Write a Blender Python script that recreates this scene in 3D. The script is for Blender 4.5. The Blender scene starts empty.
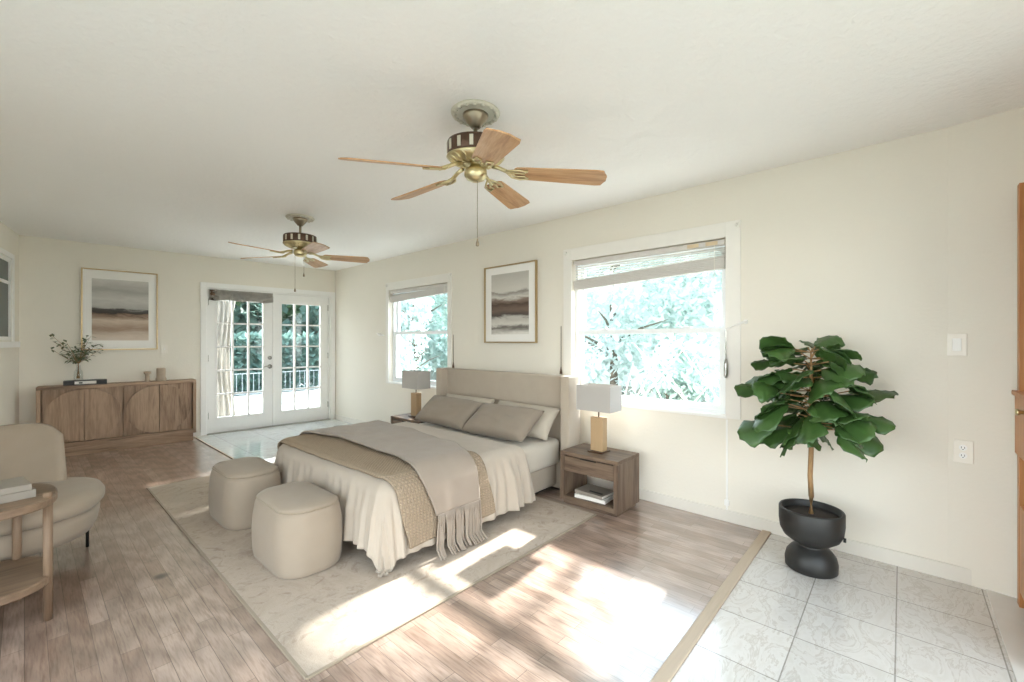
import bpy, bmesh, math, random
from mathutils import Vector, Matrix, noise
R = math.radians
PI = math.pi
C = bpy.context.scene.collection
S = bpy.context.scene
random.seed(7)

# ---------------------------------------------------------------- camera, sky, sun, exposure
cam_d = bpy.data.cameras.new('camera'); cam = bpy.data.objects.new('camera', cam_d); C.objects.link(cam)
cam.location = (0, 0, 1.295); cam.rotation_euler = (R(90), 0, R(-48.2))
cam_d.sensor_width = 36; cam_d.lens = 436 / 1024 * 36; cam_d.clip_start = 0.02; cam_d.clip_end = 300
S.camera = cam
W = bpy.data.worlds.new('sky'); S.world = W; W.use_nodes = True
nt = W.node_tree; nt.nodes.clear()
wo = nt.nodes.new('ShaderNodeOutputWorld'); bg = nt.nodes.new('ShaderNodeBackground')
gr = nt.nodes.new('ShaderNodeValToRGB'); sx = nt.nodes.new('ShaderNodeSeparateXYZ'); tc = nt.nodes.new('ShaderNodeTexCoord')
nt.links.new(tc.outputs['Generated'], sx.inputs[0]); nt.links.new(sx.outputs['Z'], gr.inputs[0])
gr.color_ramp.elements[0].position = 0.0; gr.color_ramp.elements[0].color = (1.0, 0.99, 0.97, 1)
gr.color_ramp.elements[1].position = 0.6; gr.color_ramp.elements[1].color = (0.72, 0.86, 1.0, 1)
nt.links.new(gr.outputs[0], bg.inputs[0]); bg.inputs[1].default_value = 7.2
nt.links.new(bg.outputs[0], wo.inputs[0])
sun_d = bpy.data.lights.new('sun', 'SUN'); sun = bpy.data.objects.new('sun', sun_d); C.objects.link(sun)
sun_d.energy = 30.0; sun_d.angle = R(1.6); sun_d.color = (1.0, 0.965, 0.92)
sun.location = (12, 3, 9)
sun.rotation_euler = Vector((-1.5, -0.12, -1.0)).to_track_quat('-Z', 'Y').to_euler()
S.view_settings.view_transform = 'Standard'; S.view_settings.look = 'None'
S.view_settings.gamma = 1.0; S.view_settings.use_curve_mapping = False
S.view_settings.exposure = -0.06
cy = S.cycles
cy.max_bounces = 14; cy.diffuse_bounces = 10; cy.glossy_bounces = 4; cy.transmission_bounces = 8; cy.transparent_max_bounces = 16
cy.use_denoising = True; cy.sample_clamp_indirect = 12.0; cy.caustics_reflective = False; cy.caustics_refractive = False

# ---------------------------------------------------------------- materials
def col(h):
    c = [int(h[i:i + 2], 16) / 255 for i in (0, 2, 4)]
    return tuple(x / 12.92 if x <= .04045 else ((x + .055) / 1.055) ** 2.4 for x in c) + (1,)
class N:
    def __init__(s, name):
        s.m = bpy.data.materials.new(name); s.m.use_nodes = True; s.t = s.m.node_tree
        s.b = s.t.nodes['Principled BSDF']; s._tc = None
    def new(s, k, **kw):
        n = s.t.nodes.new(k)
        for a, v in kw.items(): setattr(n, a, v)
        return n
    def link(s, a, b): s.t.links.new(a, b)
    def coord(s, scale=(1, 1, 1), rot=(0, 0, 0), loc=(0, 0, 0)):
        if not s._tc: s._tc = s.new('ShaderNodeTexCoord')
        mp = s.new('ShaderNodeMapping'); mp.inputs['Scale'].default_value = scale
        mp.inputs['Rotation'].default_value = rot; mp.inputs['Location'].default_value = loc
        s.link(s._tc.outputs['Object'], mp.inputs[0]); return mp.outputs[0]
    def noise(s, vec, scale, detail=4, rough=.5, dist=0):
        n = s.new('ShaderNodeTexNoise'); s.link(vec, n.inputs['Vector'])
        n.inputs['Scale'].default_value = scale; n.inputs['Detail'].default_value = detail
        n.inputs['Roughness'].default_value = rough; n.inputs['Distortion'].default_value = dist; return n.outputs['Fac']
    def ramp(s, fac, stops):
        r = s.new('ShaderNodeValToRGB'); e = r.color_ramp.elements
        while len(e) < len(stops): e.new(.5)
        for x, (p, c) in zip(e, stops): x.position = p; x.color = col(c) if isinstance(c, str) else c
        s.link(fac, r.inputs[0]); return r.outputs[0]
    def mix(s, fac, a, b, mode='MIX'):
        m = s.new('ShaderNodeMix', data_type='RGBA', blend_type=mode)
        for i, v in ((0, fac), (6, a), (7, b)):
            if hasattr(v, 'links'): s.link(v, m.inputs[i])
            else: m.inputs[i].default_value = v if i == 0 else (col(v) if isinstance(v, str) else v)
        return m.outputs[2]
    def bump(s, h, strength=.3, dist=.01):
        b = s.new('ShaderNodeBump'); b.inputs['Strength'].default_value = strength; b.inputs['Distance'].default_value = dist
        s.link(h, b.inputs['Height']); s.link(b.outputs[0], s.b.inputs['Normal']); return b
    def set(s, base=None, rough=None, metal=None, spec=None, **k):
        if base is not None:
            if hasattr(base, 'links'): s.link(base, s.b.inputs['Base Color'])
            else: s.b.inputs['Base Color'].default_value = col(base)
        if rough is not None: s.b.inputs['Roughness'].default_value = rough
        if metal is not None: s.b.inputs['Metallic'].default_value = metal
        if spec is not None: s.b.inputs['Specular IOR Level'].default_value = spec
        for a, v in k.items(): s.b.inputs[a].default_value = v
        return s.m
def plain(name, c, rough=.6, metal=0, spec=.5, var=.06, nscale=20, bump=0):
    n = N(name); v = n.coord(); f = n.noise(v, nscale, 3)
    base = n.mix(f, c, tuple(x * (1 - var * 2) for x in col(c)[:3]) + (1,))
    if bump: n.bump(f, bump, .004)
    return n.set(base, rough, metal, spec)
def wall_mat(name, c, c2, bs=.25, scale=60):
    n = N(name); v = n.coord(); f = n.noise(v, 1.3, 3); g = n.noise(v, scale, 5, .6)
    n.bump(g, bs, .006); return n.set(n.mix(f, c, c2), .85, spec=.25)
def fabric(name, c, c2, scale=350, bs=.25, rough=.95):
    n = N(name); v = n.coord(); f = n.noise(v, 9, 4); g = n.noise(v, scale, 2); n.bump(g, bs, .002)
    b = n.mix(f, c, c2); m = n.set(b, rough, spec=.15)
    n.b.inputs['Sheen Weight'].default_value = .15; return m
def wood(name, stops, axis=2, scale=14, rough=.5, stretch=.08, bs=.08, seed=0):
    n = N(name); sc = [1, 1, 1]; sc[axis] = stretch
    v = n.coord(tuple(sc), loc=(seed, seed, seed)); f = n.noise(v, scale, 6, .6, .8); g = n.noise(v, scale * 9, 3, .5)
    f2 = n.mix(.25, f, g); n.bump(f2, bs, .003)
    return n.set(n.ramp(f2, stops), rough, spec=.35)
M = {}
M['wall'] = wall_mat('cream_wall_paint', 'ece7dc', 'e6e1d5', .35, 45)
M['ceiling'] = wall_mat('stippled_ceiling_paint', 'f7f6f3', 'f3f2ef', 1.0, 26)
M['white'] = plain('white_trim_paint', 'f4f3f0', .45, var=.02)
M['casing'] = plain('cream_casing_paint', 'efece5', .5, var=.02)
M['base'] = plain('cream_baseboard_paint', 'e4dfd5', .5, var=.02)
M['vinyl'] = plain('white_window_vinyl', 'f0f3f5', .35, var=.02)
M['cream_fab'] = fabric('cream_boucle', 'a39585', '9a8c7c')
M['bed_fab'] = fabric('beige_upholstery', 'b3a798', 'aa9e8f')
M['duvet'] = fabric('ivory_linen', 'b8ac9e', 'b0a496', 500, .15)
M['sheet'] = fabric('stone_sheet', 'c8c0b3', 'bfb7aa', 500, .12)
M['pillow_g'] = fabric('taupe_pillow_linen', '938779', '8a7e71', 400, .3)
M['pillow_l'] = fabric('pale_pillow_linen', 'b9b0a2', 'b0a799', 400, .2)
M['throw'] = fabric('taupe_grey_wool', 'a09386', '96897d', 400, .4)
M['shade'] = fabric('grey_linen_shade', 'b5b1ac', 'aeaaa5', 500, .2)
M['piping'] = fabric('beige_piping', '9c8f7d', '948775')
M['mattress'] = M['sheet']
n = N('basket_weave_quilt'); v = n.coord((1, 1, 1), (0, 0, R(45)))
ck = n.new('ShaderNodeTexVoronoi', distance='CHEBYCHEV'); n.link(v, ck.inputs['Vector']); ck.inputs['Scale'].default_value = 58; ck.inputs['Randomness'].default_value = .15
f = n.noise(v, 60, 3); n.bump(ck.outputs['Distance'], .9, .012)
M['quilt'] = n.set(n.mix(ck.outputs['Distance'], n.mix(f, 'b8a690', 'a8967f'), '75675a'), .95, spec=.1)
M['quilt_back'] = fabric('quilt_hem', '8b7d6c', '82745f')
M['oak_sb'] = wood('washed_walnut', [(.3, '5f4a3a'), (.44, '927862'), (.58, 'b0957d'), (.75, '7c6451')], 2, 11)
M['oak_sb_h'] = wood('washed_walnut_rail', [(.3, '5f4a3a'), (.44, '927862'), (.58, 'b0957d'), (.75, '7c6451')], 0, 11)
M['ns_wood_y'] = wood('weathered_oak', [(.3, '3b2e25'), (.44, '5f4d3f'), (.58, '796655'), (.75, '4e3e31')], 1, 12)
M['ns_wood_z'] = wood('weathered_oak_side', [(.3, '3b2e25'), (.44, '5f4d3f'), (.58, '796655'), (.75, '4e3e31')], 2, 12)
M['table_wood'] = wood('brushed_ash', [(.25, '4f3e31'), (.42, '715c4a'), (.6, '88715c'), (.85, '645140')], 0, 9)
M['table_leg'] = wood('brushed_ash_leg', [(.25, '4f3e31'), (.42, '715c4a'), (.6, '88715c'), (.85, '645140')], 2, 14)
M['blade'] = wood('golden_oak_blade', [(.3, '8a5f3a'), (.46, 'bb9065'), (.6, 'd0aa82'), (.8, 'a57b52')], 0, 18, .4)
M['cab_wood'] = wood('honey_oak_cabinet', [(.25, '8f5c34'), (.45, 'b57b4b'), (.62, 'c48b5a'), (.85, 'a36d40')], 2, 12, .4)
M['cab_dark'] = wood('honey_oak_inside', [(.25, '8f5c34'), (.5, 'aa7244'), (.85, '9c683c')], 2, 12, .5)
M['lamp_wood'] = wood('pale_ash_block', [(.25, '9c8160'), (.5, 'b39774'), (.85, 'a58a68')], 2, 14, .5)
M['brass'] = plain('polished_brass', 'dfd0a4', .3, 1.0, var=.12, nscale=60)
M['bronze'] = plain('bronze_motor_paint', '5d4638', .35, .6, var=.1)
M['pewter'] = plain('antique_canopy', 'a49680', .35, .8, var=.1)
M['cream_pl'] = plain('carved_cream_plaster', 'd8d3c2', .6, var=.1, nscale=40, bump=.4)
M['gold'] = plain('satin_gold_frame', 'bfa67c', .35, .7, var=.05)
M['mat_board'] = plain('white_mat_board', 'f3f1ec', .8, var=.01)
M['black'] = plain('black_metal', '1a1918', .45, .3)
M['pot'] = plain('matte_black_pot', '262523', .5, var=.15, nscale=30, bump=.25)
M['soil'] = plain('dark_soil', '3f352c', .95, var=.3, nscale=120, bump=.9)
M['trunk'] = wood('tan_plant_trunk', [(.3, '7d5f3f'), (.5, 'a8845a'), (.8, '8f6d48')], 2, 30)
M['bark'] = plain('grey_bark', '6f6659', .9, var=.2, nscale=20, bump=.6)
M['cutpaper'] = plain('white_paper', 'ece8e1', .7, var=.02)
M['bookgrey'] = plain('grey_book_cover', '8f867b', .6, var=.04)
M['bookblack'] = plain('black_book_cover', '201e1d', .5)
M['stone'] = plain('travertine', 'b9a793', .7, var=.1, nscale=25, bump=.2)
M['ceramic'] = plain('white_ceramic', 'e9e4da', .4, var=.02)
M['plastic'] = plain('ivory_plastic', 'efeae0', .4, var=.01)
M['chrome'] = plain('brushed_nickel', 'b9b7b2', .25, 1.0)
M['oak_strip'] = wood('oak_threshold', [(.25, 'a8957f'), (.5, 'beac97'), (.8, 'b09c88')], 0, 10)
n = N('green_leaf'); v = n.coord(); f = n.noise(v, 7, 3)
M['leaf'] = n.set(n.mix(f, '2a421f', '4d6f36'), .38, spec=.5)
n.b.inputs['Subsurface Weight'].default_value = 0
n = N('olive_leaf'); v = n.coord(); f = n.noise(v, 30, 2)
M['olive'] = n.set(n.mix(f, '515c44', '7d8868'), .55)
def tree_leaf(name, a, b):
    n = N(name); v = n.coord(); f = n.noise(v, 2.5, 3); c = n.mix(f, a, b); n.set(c, .55, spec=.3)
    tr = n.new('ShaderNodeBsdfTranslucent'); n.link(c, tr.inputs[0]); mx = n.new('ShaderNodeMixShader'); mx.inputs[0].default_value = .45
    n.link(n.b.outputs[0], mx.inputs[1]); n.link(tr.outputs[0], mx.inputs[2])
    n.link(mx.outputs[0], n.t.nodes['Material Output'].inputs[0]); return n.m
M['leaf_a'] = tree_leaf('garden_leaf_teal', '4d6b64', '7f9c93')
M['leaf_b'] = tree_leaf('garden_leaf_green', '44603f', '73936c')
M['leaf_d'] = tree_leaf('garden_leaf_haze', 'cdd9d6', 'e2eae8')  # leaf colour lightened to paint in the outdoor haze
M['leaf_c'] = tree_leaf('garden_leaf_hazed', 'b9cbc6', 'dae6e2')  # leaf tone paled too, haze put into the colour
def glass(name, tint=(1, 1, 1, 1), refl=.07):
    n = N(name); n.t.nodes.remove(n.b)
    t = n.new('ShaderNodeBsdfTransparent'); t.inputs[0].default_value = tint
    g = n.new('ShaderNodeBsdfGlossy'); g.inputs['Roughness'].default_value = .02
    lw = n.new('ShaderNodeLayerWeight'); lw.inputs['Blend'].default_value = .5
    pw = n.new('ShaderNodeMath', operation='POWER'); n.link(lw.outputs['Facing'], pw.inputs[0]); pw.inputs[1].default_value = 4
    f = n.new('ShaderNodeMath', operation='MULTIPLY_ADD'); n.link(pw.outputs[0], f.inputs[0]); f.inputs[1].default_value = .4; f.inputs[2].default_value = refl * .4
    m = n.new('ShaderNodeMixShader'); n.link(f.outputs[0], m.inputs[0]); n.link(t.outputs[0], m.inputs[1]); n.link(g.outputs[0], m.inputs[2])
    n.link(m.outputs[0], n.t.nodes['Material Output'].inputs[0]); return n.m
M['glass'] = glass('clear_window_glass', (.97, .99, .99, 1))
M['vase_glass'] = glass('clear_vase_glass', (.97, .98, .98, 1))
n = N('dark_pane'); M['dark_pane'] = n.set(n.mix(n.noise(n.coord(), 3, 2), '4b524d', '6a716c'), .35, spec=.2)
n = N('translucent_blind'); n.set('e8e6e2', .7)
tr = n.new('ShaderNodeBsdfTranslucent'); tr.inputs[0].default_value = col('f2f0ec'); mx = n.new('ShaderNodeMixShader'); mx.inputs[0].default_value = .35
n.link(n.b.outputs[0], mx.inputs[1]); n.link(tr.outputs[0], mx.inputs[2]); n.link(mx.outputs[0], n.t.nodes['Material Output'].inputs[0]); M['blind'] = n.m
M['blind_rail'] = plain('blind_rail', 'd9d5d0', .6, var=.02)
M['tan_tape'] = plain('tan_valance_clip', 'd9c6a4', .6, var=.03)

# laminate planks: run along Y, 3-strip look
n = N('laminate_planks'); v = n.coord((1, 1, 1), (0, 0, R(90)))
br = n.new('ShaderNodeTexBrick'); br.offset = .37; br.squash = 1.0; n.link(v, br.inputs['Vector'])
for k, x in (('Scale', 1.0), ('Mortar Size', .0012), ('Mortar Smooth', .1), ('Brick Width', .55), ('Row Height', .066), ('Bias', 0.0)): br.inputs[k].default_value = x
br.inputs['Color1'].default_value = col('9c8272'); br.inputs['Color2'].default_value = col('c0a899'); br.inputs['Mortar'].default_value = col('7c695c')
v2 = n.coord((1, .09, 1)); g = n.noise(v2, 26, 6, .6, 1.5); g2 = n.noise(v2, 120, 3)
wv = n.new('ShaderNodeTexWave', wave_type='RINGS'); v3 = n.coord((1, .16, 1)); n.link(v3, wv.inputs['Vector'])
wv.inputs['Scale'].default_value = 7; wv.inputs['Distortion'].default_value = 9; wv.inputs['Detail'].default_value = 2
gr_ = n.ramp(n.mix(.5, g, g2), [(.3, 'a38f84'), (.55, 'ffffff'), (.8, 'd9cdc6')])
b = n.mix(.75, br.outputs['Color'], gr_, 'MULTIPLY'); b = n.mix(.24, b, wv.outputs['Color'], 'MULTIPLY')
kn = n.noise(n.coord(), 2.2, 1)
# one dark knot near the rug
kc = n.coord((1, 1, 1), loc=(-.50, -3.04, 0)); ln = n.new('ShaderNodeVectorMath', operation='LENGTH'); n.link(kc, ln.inputs[0])
kk = n.ramp(ln.outputs['Value'], [(.0, '4a392f'), (.018, '5f4c40'), (.045, 'ffffff'), (1, 'ffffff')]); b = n.mix(.85, b, kk, 'MULTIPLY')
n.bump(br.outputs['Fac'], .15, -.002)
M['planks'] = n.set(b, .3, spec=.6, **{'Coat Weight': 1.0, 'Coat Roughness': .16, 'Coat IOR': 2.1})
# marble tiles
def tiles(name, loc, c1, c2, grout, size=.336):
    n = N(name); v = n.coord(loc=loc); br = n.new('ShaderNodeTexBrick'); br.offset = 0; n.link(v, br.inputs['Vector'])
    for k, x in (('Scale', 1.0), ('Mortar Size', .0028), ('Mortar Smooth', .2), ('Brick Width', size), ('Row Height', size * .985)): br.inputs[k].default_value = x
    br.inputs['Color1'].default_value = col(c1); br.inputs['Color2'].default_value = col(c2); br.inputs['Mortar'].default_value = col(grout)
    f = n.noise(n.coord(rot=(0, 0, R(35)), scale=(1, 2.2, 1)), 4, 7, .65, 2.2); vein = n.ramp(f, [(.35, 'f4f2ef'), (.49, 'ffffff'), (.525, 'e0dad3'), (.57, 'f9f8f7'), (1, 'ffffff')])
    b = n.mix(.8, br.outputs['Color'], vein, 'MULTIPLY'); n.bump(br.outputs['Fac'], .3, -.002)
    return n.set(b, .2, spec=.5, **{'Coat Weight': .5, 'Coat Roughness': .1})
M['tile'] = tiles('marble_tile', (-2.247 + .336 * 8, -.02 + .331 * 8, 0), 'dad6d1', 'd2cec9', 'a09b95')
M['tile_far'] = tiles('pale_door_tile', (0.03, .0, 0), 'dcdedd', 'd4d7d7', 'a9aaa8', .44)
# rug
n = N('distressed_ivory_rug'); v = n.coord(); f = n.noise(v, 2.2, 8, .7, 1.0); f2 = n.noise(v, 11, 6, .7, 1.5); g = n.noise(v, 260, 2)
b = n.ramp(f, [(.3, 'aa9d90'), (.5, 'c2b6a9'), (.7, 'b6a99b')]); b = n.mix(.5, b, n.ramp(f2, [(.34, 'b39f90'), (.47, 'efe9e3'), (.7, 'e3dad1')]), 'MULTIPLY')
n.bump(g, .5, .004); M['rug'] = n.set(b, .95, spec=.08)
# paintings
def painting(name, stops, h, seed):
    n = N(name); v = n.coord(loc=(seed, seed, 0)); tcv = n.coord(); sp = n.new('ShaderNodeSeparateXYZ'); n.link(tcv, sp.inputs[0])
    wob = n.noise(n.coord((2.5, 1, 9), loc=(seed, 0, seed)), 1.6, 6, .65, .5)
    ma = n.new('ShaderNodeMath', operation='MULTIPLY_ADD'); n.link(wob, ma.inputs[0]); ma.inputs[1].default_value = .20; 
    dv = n.new('ShaderNodeMath', operation='DIVIDE'); n.link(sp.outputs['Z'], dv.inputs[0]); dv.inputs[1].default_value = h
    ad = n.new('ShaderNodeMath', operation='ADD'); n.link(dv.outputs[0], ad.inputs[0]); ad.inputs[1].default_value = .4; n.link(ad.outputs[0], ma.inputs[2])
    return n.set(n.ramp(ma.outputs[0], stops), .8, spec=.2)
M['art1'] = painting('watercolour_dunes', [(.0, 'ded4ca'), (.10, 'd3c4b6'), (.22, 'a58f7d'), (.34, 'cdbcab'), (.42, '8d7767'), (.455, '4f4b48'), (.51, '5e5b58'), (.54, 'b1afaa'), (.66, 'c9c7c1'), (.8, 'aaa8a3'), (1.0, 'd5d3ce')], .80, 3.1)
M['art2'] = painting('watercolour_shore', [(.0, 'e1ded7'), (.12, '77716b'), (.16, 'd3d0c8'), (.26, 'bdb9b1'), (.31, '5a544f'), (.40, '7a685d'), (.5, '5b4d45'), (.56, '86766c'), (.60, 'cfccc4'), (.69, '938d86'), (.72, 'd0cdc5'), (1.0, 'b8b5ae')], .64, 8.3)
M['patio'] = plain('sunlit_patio_concrete', 'd9d6cf', .9, var=.06, nscale=3)
M['grass'] = plain('lawn_ground', '8b8b81', .95, var=.2, nscale=5)
M['curtain'] = fabric('grey_porch_curtain', 'c4c0ba', 'aeaaa4', 60, .3)
M['rust'] = plain('brown_rolled_shade_end', '6b5442', .8, var=.2)
M['rail'] = plain('grey_porch_rail', '9aa0a2', .5)
M['alu'] = plain('white_porch_metal', 'e8eaea', .4, var=.02)

# ---------------------------------------------------------------- mesh helpers
def new_obj(name, bm, mat, parent=None, smooth=False, loc=None):
    if len(bm.faces) < 3000 and name not in ('cloth',): bmesh.ops.recalc_face_normals(bm, faces=bm.faces)
    me = bpy.data.meshes.new(name); bm.normal_update(); bm.to_mesh(me); bm.free()
    if smooth:
        for p in me.polygons: p.use_smooth = True
    o = bpy.data.objects.new(name, me); C.objects.link(o)
    mats = mat if isinstance(mat, (list, tuple)) else [mat]
    for m in mats: me.materials.append(m)
    if parent: o.parent = parent
    if loc: o.location = loc
    return o
def thing(name, label, cat, loc=(0, 0, 0), rz=0, group=None):
    o = bpy.data.objects.new(name, None); C.objects.link(o); o.location = loc; o.rotation_euler = (0, 0, rz)
    o.empty_display_size = .1; o['label'] = label; o['category'] = cat
    if group: o['group'] = group
    return o
def tag(o, label, cat, group=None, kind=None):
    o['label'] = label; o['category'] = cat
    if group: o['group'] = group
    if kind: o['kind'] = kind
    return o
def struct(o, label=None, cat=None):
    o['kind'] = 'structure'
    if label: o['label'] = label
    if cat: o['category'] = cat
    return o
def box(bm, x0, x1, y0, y1, z0, z1, mtx=None, bev=0):
    vs = [bm.verts.new((x, y, z)) for x in (x0, x1) for y in (y0, y1) for z in (z0, z1)]
    fs = [(0, 1, 3, 2), (4, 6, 7, 5), (0, 4, 5, 1), (2, 3, 7, 6), (0, 2, 6, 4), (1, 5, 7, 3)]
    nf = [bm.faces.new([vs[i] for i in f]) for f in fs]
    if bev:
        es = list({e for f in nf for e in f.edges})
        r = bmesh.ops.bevel(bm, geom=es, offset=bev, segments=3, affect='EDGES', profile=.5)
        vs = list({v for v in r['verts']} | {v for v in vs if v.is_valid})
    if mtx is not None: bmesh.ops.transform(bm, matrix=mtx, verts=[v for v in vs if v.is_valid])
    return vs
def bbox(x0, x1, y0, y1, z0, z1, bev=0, mtx=None):
    bm = bmesh.new(); box(bm, x0, x1, y0, y1, z0, z1, mtx, bev); bmesh.ops.recalc_face_normals(bm, faces=bm.faces); return bm
def tube(bm, pts, rad, seg=8, cap=True):
    pts = [Vector(p) for p in pts]; rs = rad if isinstance(rad, (list, tuple)) else [rad] * len(pts)
    rings = []; up = Vector((0, 0, 1))
    for i, p in enumerate(pts):
        d = (pts[min(i + 1, len(pts) - 1)] - pts[max(i - 1, 0)]).normalized()
        a = d.cross(up)
        if a.length < .05: a = d.cross(Vector((1, 0, 0)))
        a.normalize(); b = d.cross(a)
        rings.append([bm.verts.new(p + (a * math.cos(2 * PI * k / seg) + b * math.sin(2 * PI * k / seg)) * rs[i]) for k in range(seg)])
    for i in range(len(rings) - 1):
        for k in range(seg):
            bm.faces.new((rings[i][k], rings[i][(k + 1) % seg], rings[i + 1][(k + 1) % seg], rings[i + 1][k]))
    if cap:
        bm.faces.new(rings[0][::-1]); bm.faces.new(rings[-1])
def lathe(bm, prof, seg=40, mtx=None):
    rings = []; vv = []
    for r, z in prof:
        if r < 1e-5: ring = [bm.verts.new((0, 0, z))]
        else: ring = [bm.verts.new((r * math.cos(2 * PI * k / seg), r * math.sin(2 * PI * k / seg), z)) for k in range(seg)]
        rings.append(ring); vv += ring
    for a, b in zip(rings[:-1], rings[1:]):
        for k in range(seg):
            j = (k + 1) % seg
            if len(a) == 1 and len(b) == 1: continue
            if len(a) == 1: bm.faces.new((a[0], b[k], b[j]))
            elif len(b) == 1: bm.faces.new((a[k], b[0], a[j]))
            else: bm.faces.new((a[k], b[k], b[j], a[j]))
    if mtx is not None: bmesh.ops.transform(bm, matrix=mtx, verts=vv)
    bmesh.ops.recalc_face_normals(bm, faces=bm.faces)
def rounded_rect(hx, hy, r, n=10):
    pts = []
    for cx, cyy, a0 in ((hx - r, hy - r, 0), (-hx + r, hy - r, 90), (-hx + r, -hy + r, 180), (hx - r, -hy + r, 270)):
        for k in range(n + 1):
            a = R(a0 + 90 * k / n); pts.append((cx + r * math.cos(a), cyy + r * math.sin(a)))
    return pts
def loft(bm, rings, cap0=True, cap1=True):
    rr = [[bm.verts.new(p) for p in ring] for ring in rings]
    for a, b in zip(rr[:-1], rr[1:]):
        for k in range(len(a)):
            j = (k + 1) % len(a); bm.faces.new((a[k], a[j], b[j], b[k]))
    if cap0: bm.faces.new(rr[0][::-1])
    if cap1: bm.faces.new(rr[-1])
    return rr
def prism(bm, outline, y0, y1):          # outline in (x,z), extruded along y
    a = [bm.verts.new((x, y0, z)) for x, z in outline]; b = [bm.verts.new((x, y1, z)) for x, z in outline]
    bm.faces.new(a); bm.faces.new(b[::-1])
    for k in range(len(a)):
        j = (k + 1) % len(a); bm.faces.new((a[k], b[k], b[j], a[j]))
    bmesh.ops.recalc_face_normals(bm, faces=bm.faces)
def copy_tree(o, parent=None):
    c = o.copy(); C.objects.link(c)
    if parent: c.parent = parent
    for ch in list(o.children): copy_tree(ch, c)
    return c

# ---------------------------------------------------------------- room shell
# wall frames: local x runs along the wall, local y points out of the room, z up
def frame(o, e):
    e = Vector((e[0], e[1], 0)).normalized(); return o, math.atan2(e.y, e.x)
FR = {'right': ((3.357, 0, 0), math.atan2(1, .0115)), 'far': ((0, 7.22, 0), math.atan2(-.06, 1)), 'left': ((-.04, 7.22, 0), math.atan2(-1, -.17))}
# side s: sign turning local +y outwards
OUT = {'right': -1, 'far': 1, 'left': -1}
def wroot(side, name, t=0, z=0, d=0):
    (ox, oy, oz), a = FR[side]; s = OUT[side]
    o = bpy.data.objects.new(name, None); C.objects.link(o)
    o.location = (ox + math.cos(a) * t - math.sin(a) * d * s, oy + math.sin(a) * t + math.cos(a) * d * s, z); o.rotation_euler = (0, 0, a); o.empty_display_size = .1
    return o
H = 2.46
def wall(side, t0, t1, openings, th=.16):
    s = OUT[side]; bm = bmesh.new()
    ts = sorted({t0, t1} | {o[0] for o in openings} | {o[1] for o in openings}); zs = sorted({0, H} | {o[2] for o in openings} | {o[3] for o in openings})
    for a, b in zip(ts[:-1], ts[1:]):
        for c, d in zip(zs[:-1], zs[1:]):
            if any(o[0] - 1e-6 <= a and b <= o[1] + 1e-6 and o[2] - 1e-6 <= c and d <= o[3] + 1e-6 for o in openings): continue
            box(bm, a, b, min(0, s * th), max(0, s * th), c, d)
    bmesh.ops.remove_doubles(bm, verts=bm.verts, dist=1e-4)
    dup = {}
    for f in bm.faces: dup.setdefault(tuple(sorted(v.index for v in f.verts)), []).append(f)
    bm.verts.index_update(); dup = {}
    for f in bm.faces: dup.setdefault(tuple(sorted(v.index for v in f.verts)), []).append(f)
    bmesh.ops.delete(bm, geom=[f for l in dup.values() if len(l) > 1 for f in l], context='FACES_ONLY')
    o = new_obj('wall_' + side, bm, M['wall']); (ox, oy, oz), a = FR[side]; o.location = (ox, oy, 0); o.rotation_euler = (0, 0, a)
    return struct(o)
W2 = (.945, 2.279, .755, 2.04); W1 = (4.078, 5.378, .72, 2.005); DR = (1.67, 3.36, 0, 2.03); W3 = (.30, 1.12, 1.30, 2.15)
wall('right', -.9, 7.3, [W2, W1]); wall('far', -.3, 3.75, [DR]); W5 = (4.7, 7.75, .05, 2.2); wall('left', -.2, 8.35, [W3, W5])
# wall patch that bends in near the cabinet
bm = bmesh.new(); box(bm, 0, .66, -.12, 0, 0, H); wb = new_obj('wall_right_return', bm, M['wall']); wb.location = (3.356, -.18, 0); wb.rotation_euler = (0, 0, R(-90 - 7)); 
wb.rotation_euler = (0, 0, math.atan2(-1, -.17)); bm = bmesh.new(); wb.data.transform(Matrix.Translation((0, .12, 0))); struct(wb)
# back wall behind the camera with an unseen glazed opening added to let in daylight
bm = bmesh.new()
for a in ((-1.3, -1.0, 0, H), (2.3, 3.6, 0, H), (-1.0, 2.3, 2.1, H)): box(bm, a[0], a[1], -1.02, -.9, a[2], a[3])
struct(new_obj('wall_back', bm, M['wall']))
w4 = struct(bpy.data.objects.new('window_4', None)); C.objects.link(w4); w4.location = (.65, -.96, 0)
bm = bmesh.new()
for x in (-1.65, -.58, .52, 1.59): box(bm, x, x + .06, -.03, .03, 0, 2.1)
for z in (0, 2.04): box(bm, -1.65, 1.65, -.028, .028, z, z + .06)
new_obj('window_frame', bm, M['vinyl'], w4); new_obj('pane', bbox(-1.6, 1.6, -.004, .004, .05, 2.05), M['glass'], w4)
w5 = struct(wroot('left', 'window_5', W5[0], W5[2])); bm = bmesh.new(); hw = W5[1] - W5[0]  # glazing added out of view to bring more daylight in
for x in (0, hw / 2 - .03, hw - .06): box(bm, x, x + .06, -.10, -.04, 0, W5[3] - W5[2])
for z in (0, W5[3] - W5[2] - .06): box(bm, 0, hw, -.098, -.042, z, z + .06)
new_obj('window_frame', bm, M['vinyl'], w5); new_obj('pane', bbox(.05, hw - .05, -.074, -.068, .05, W5[3] - W5[2] - .05), M['glass'], w5)
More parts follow.
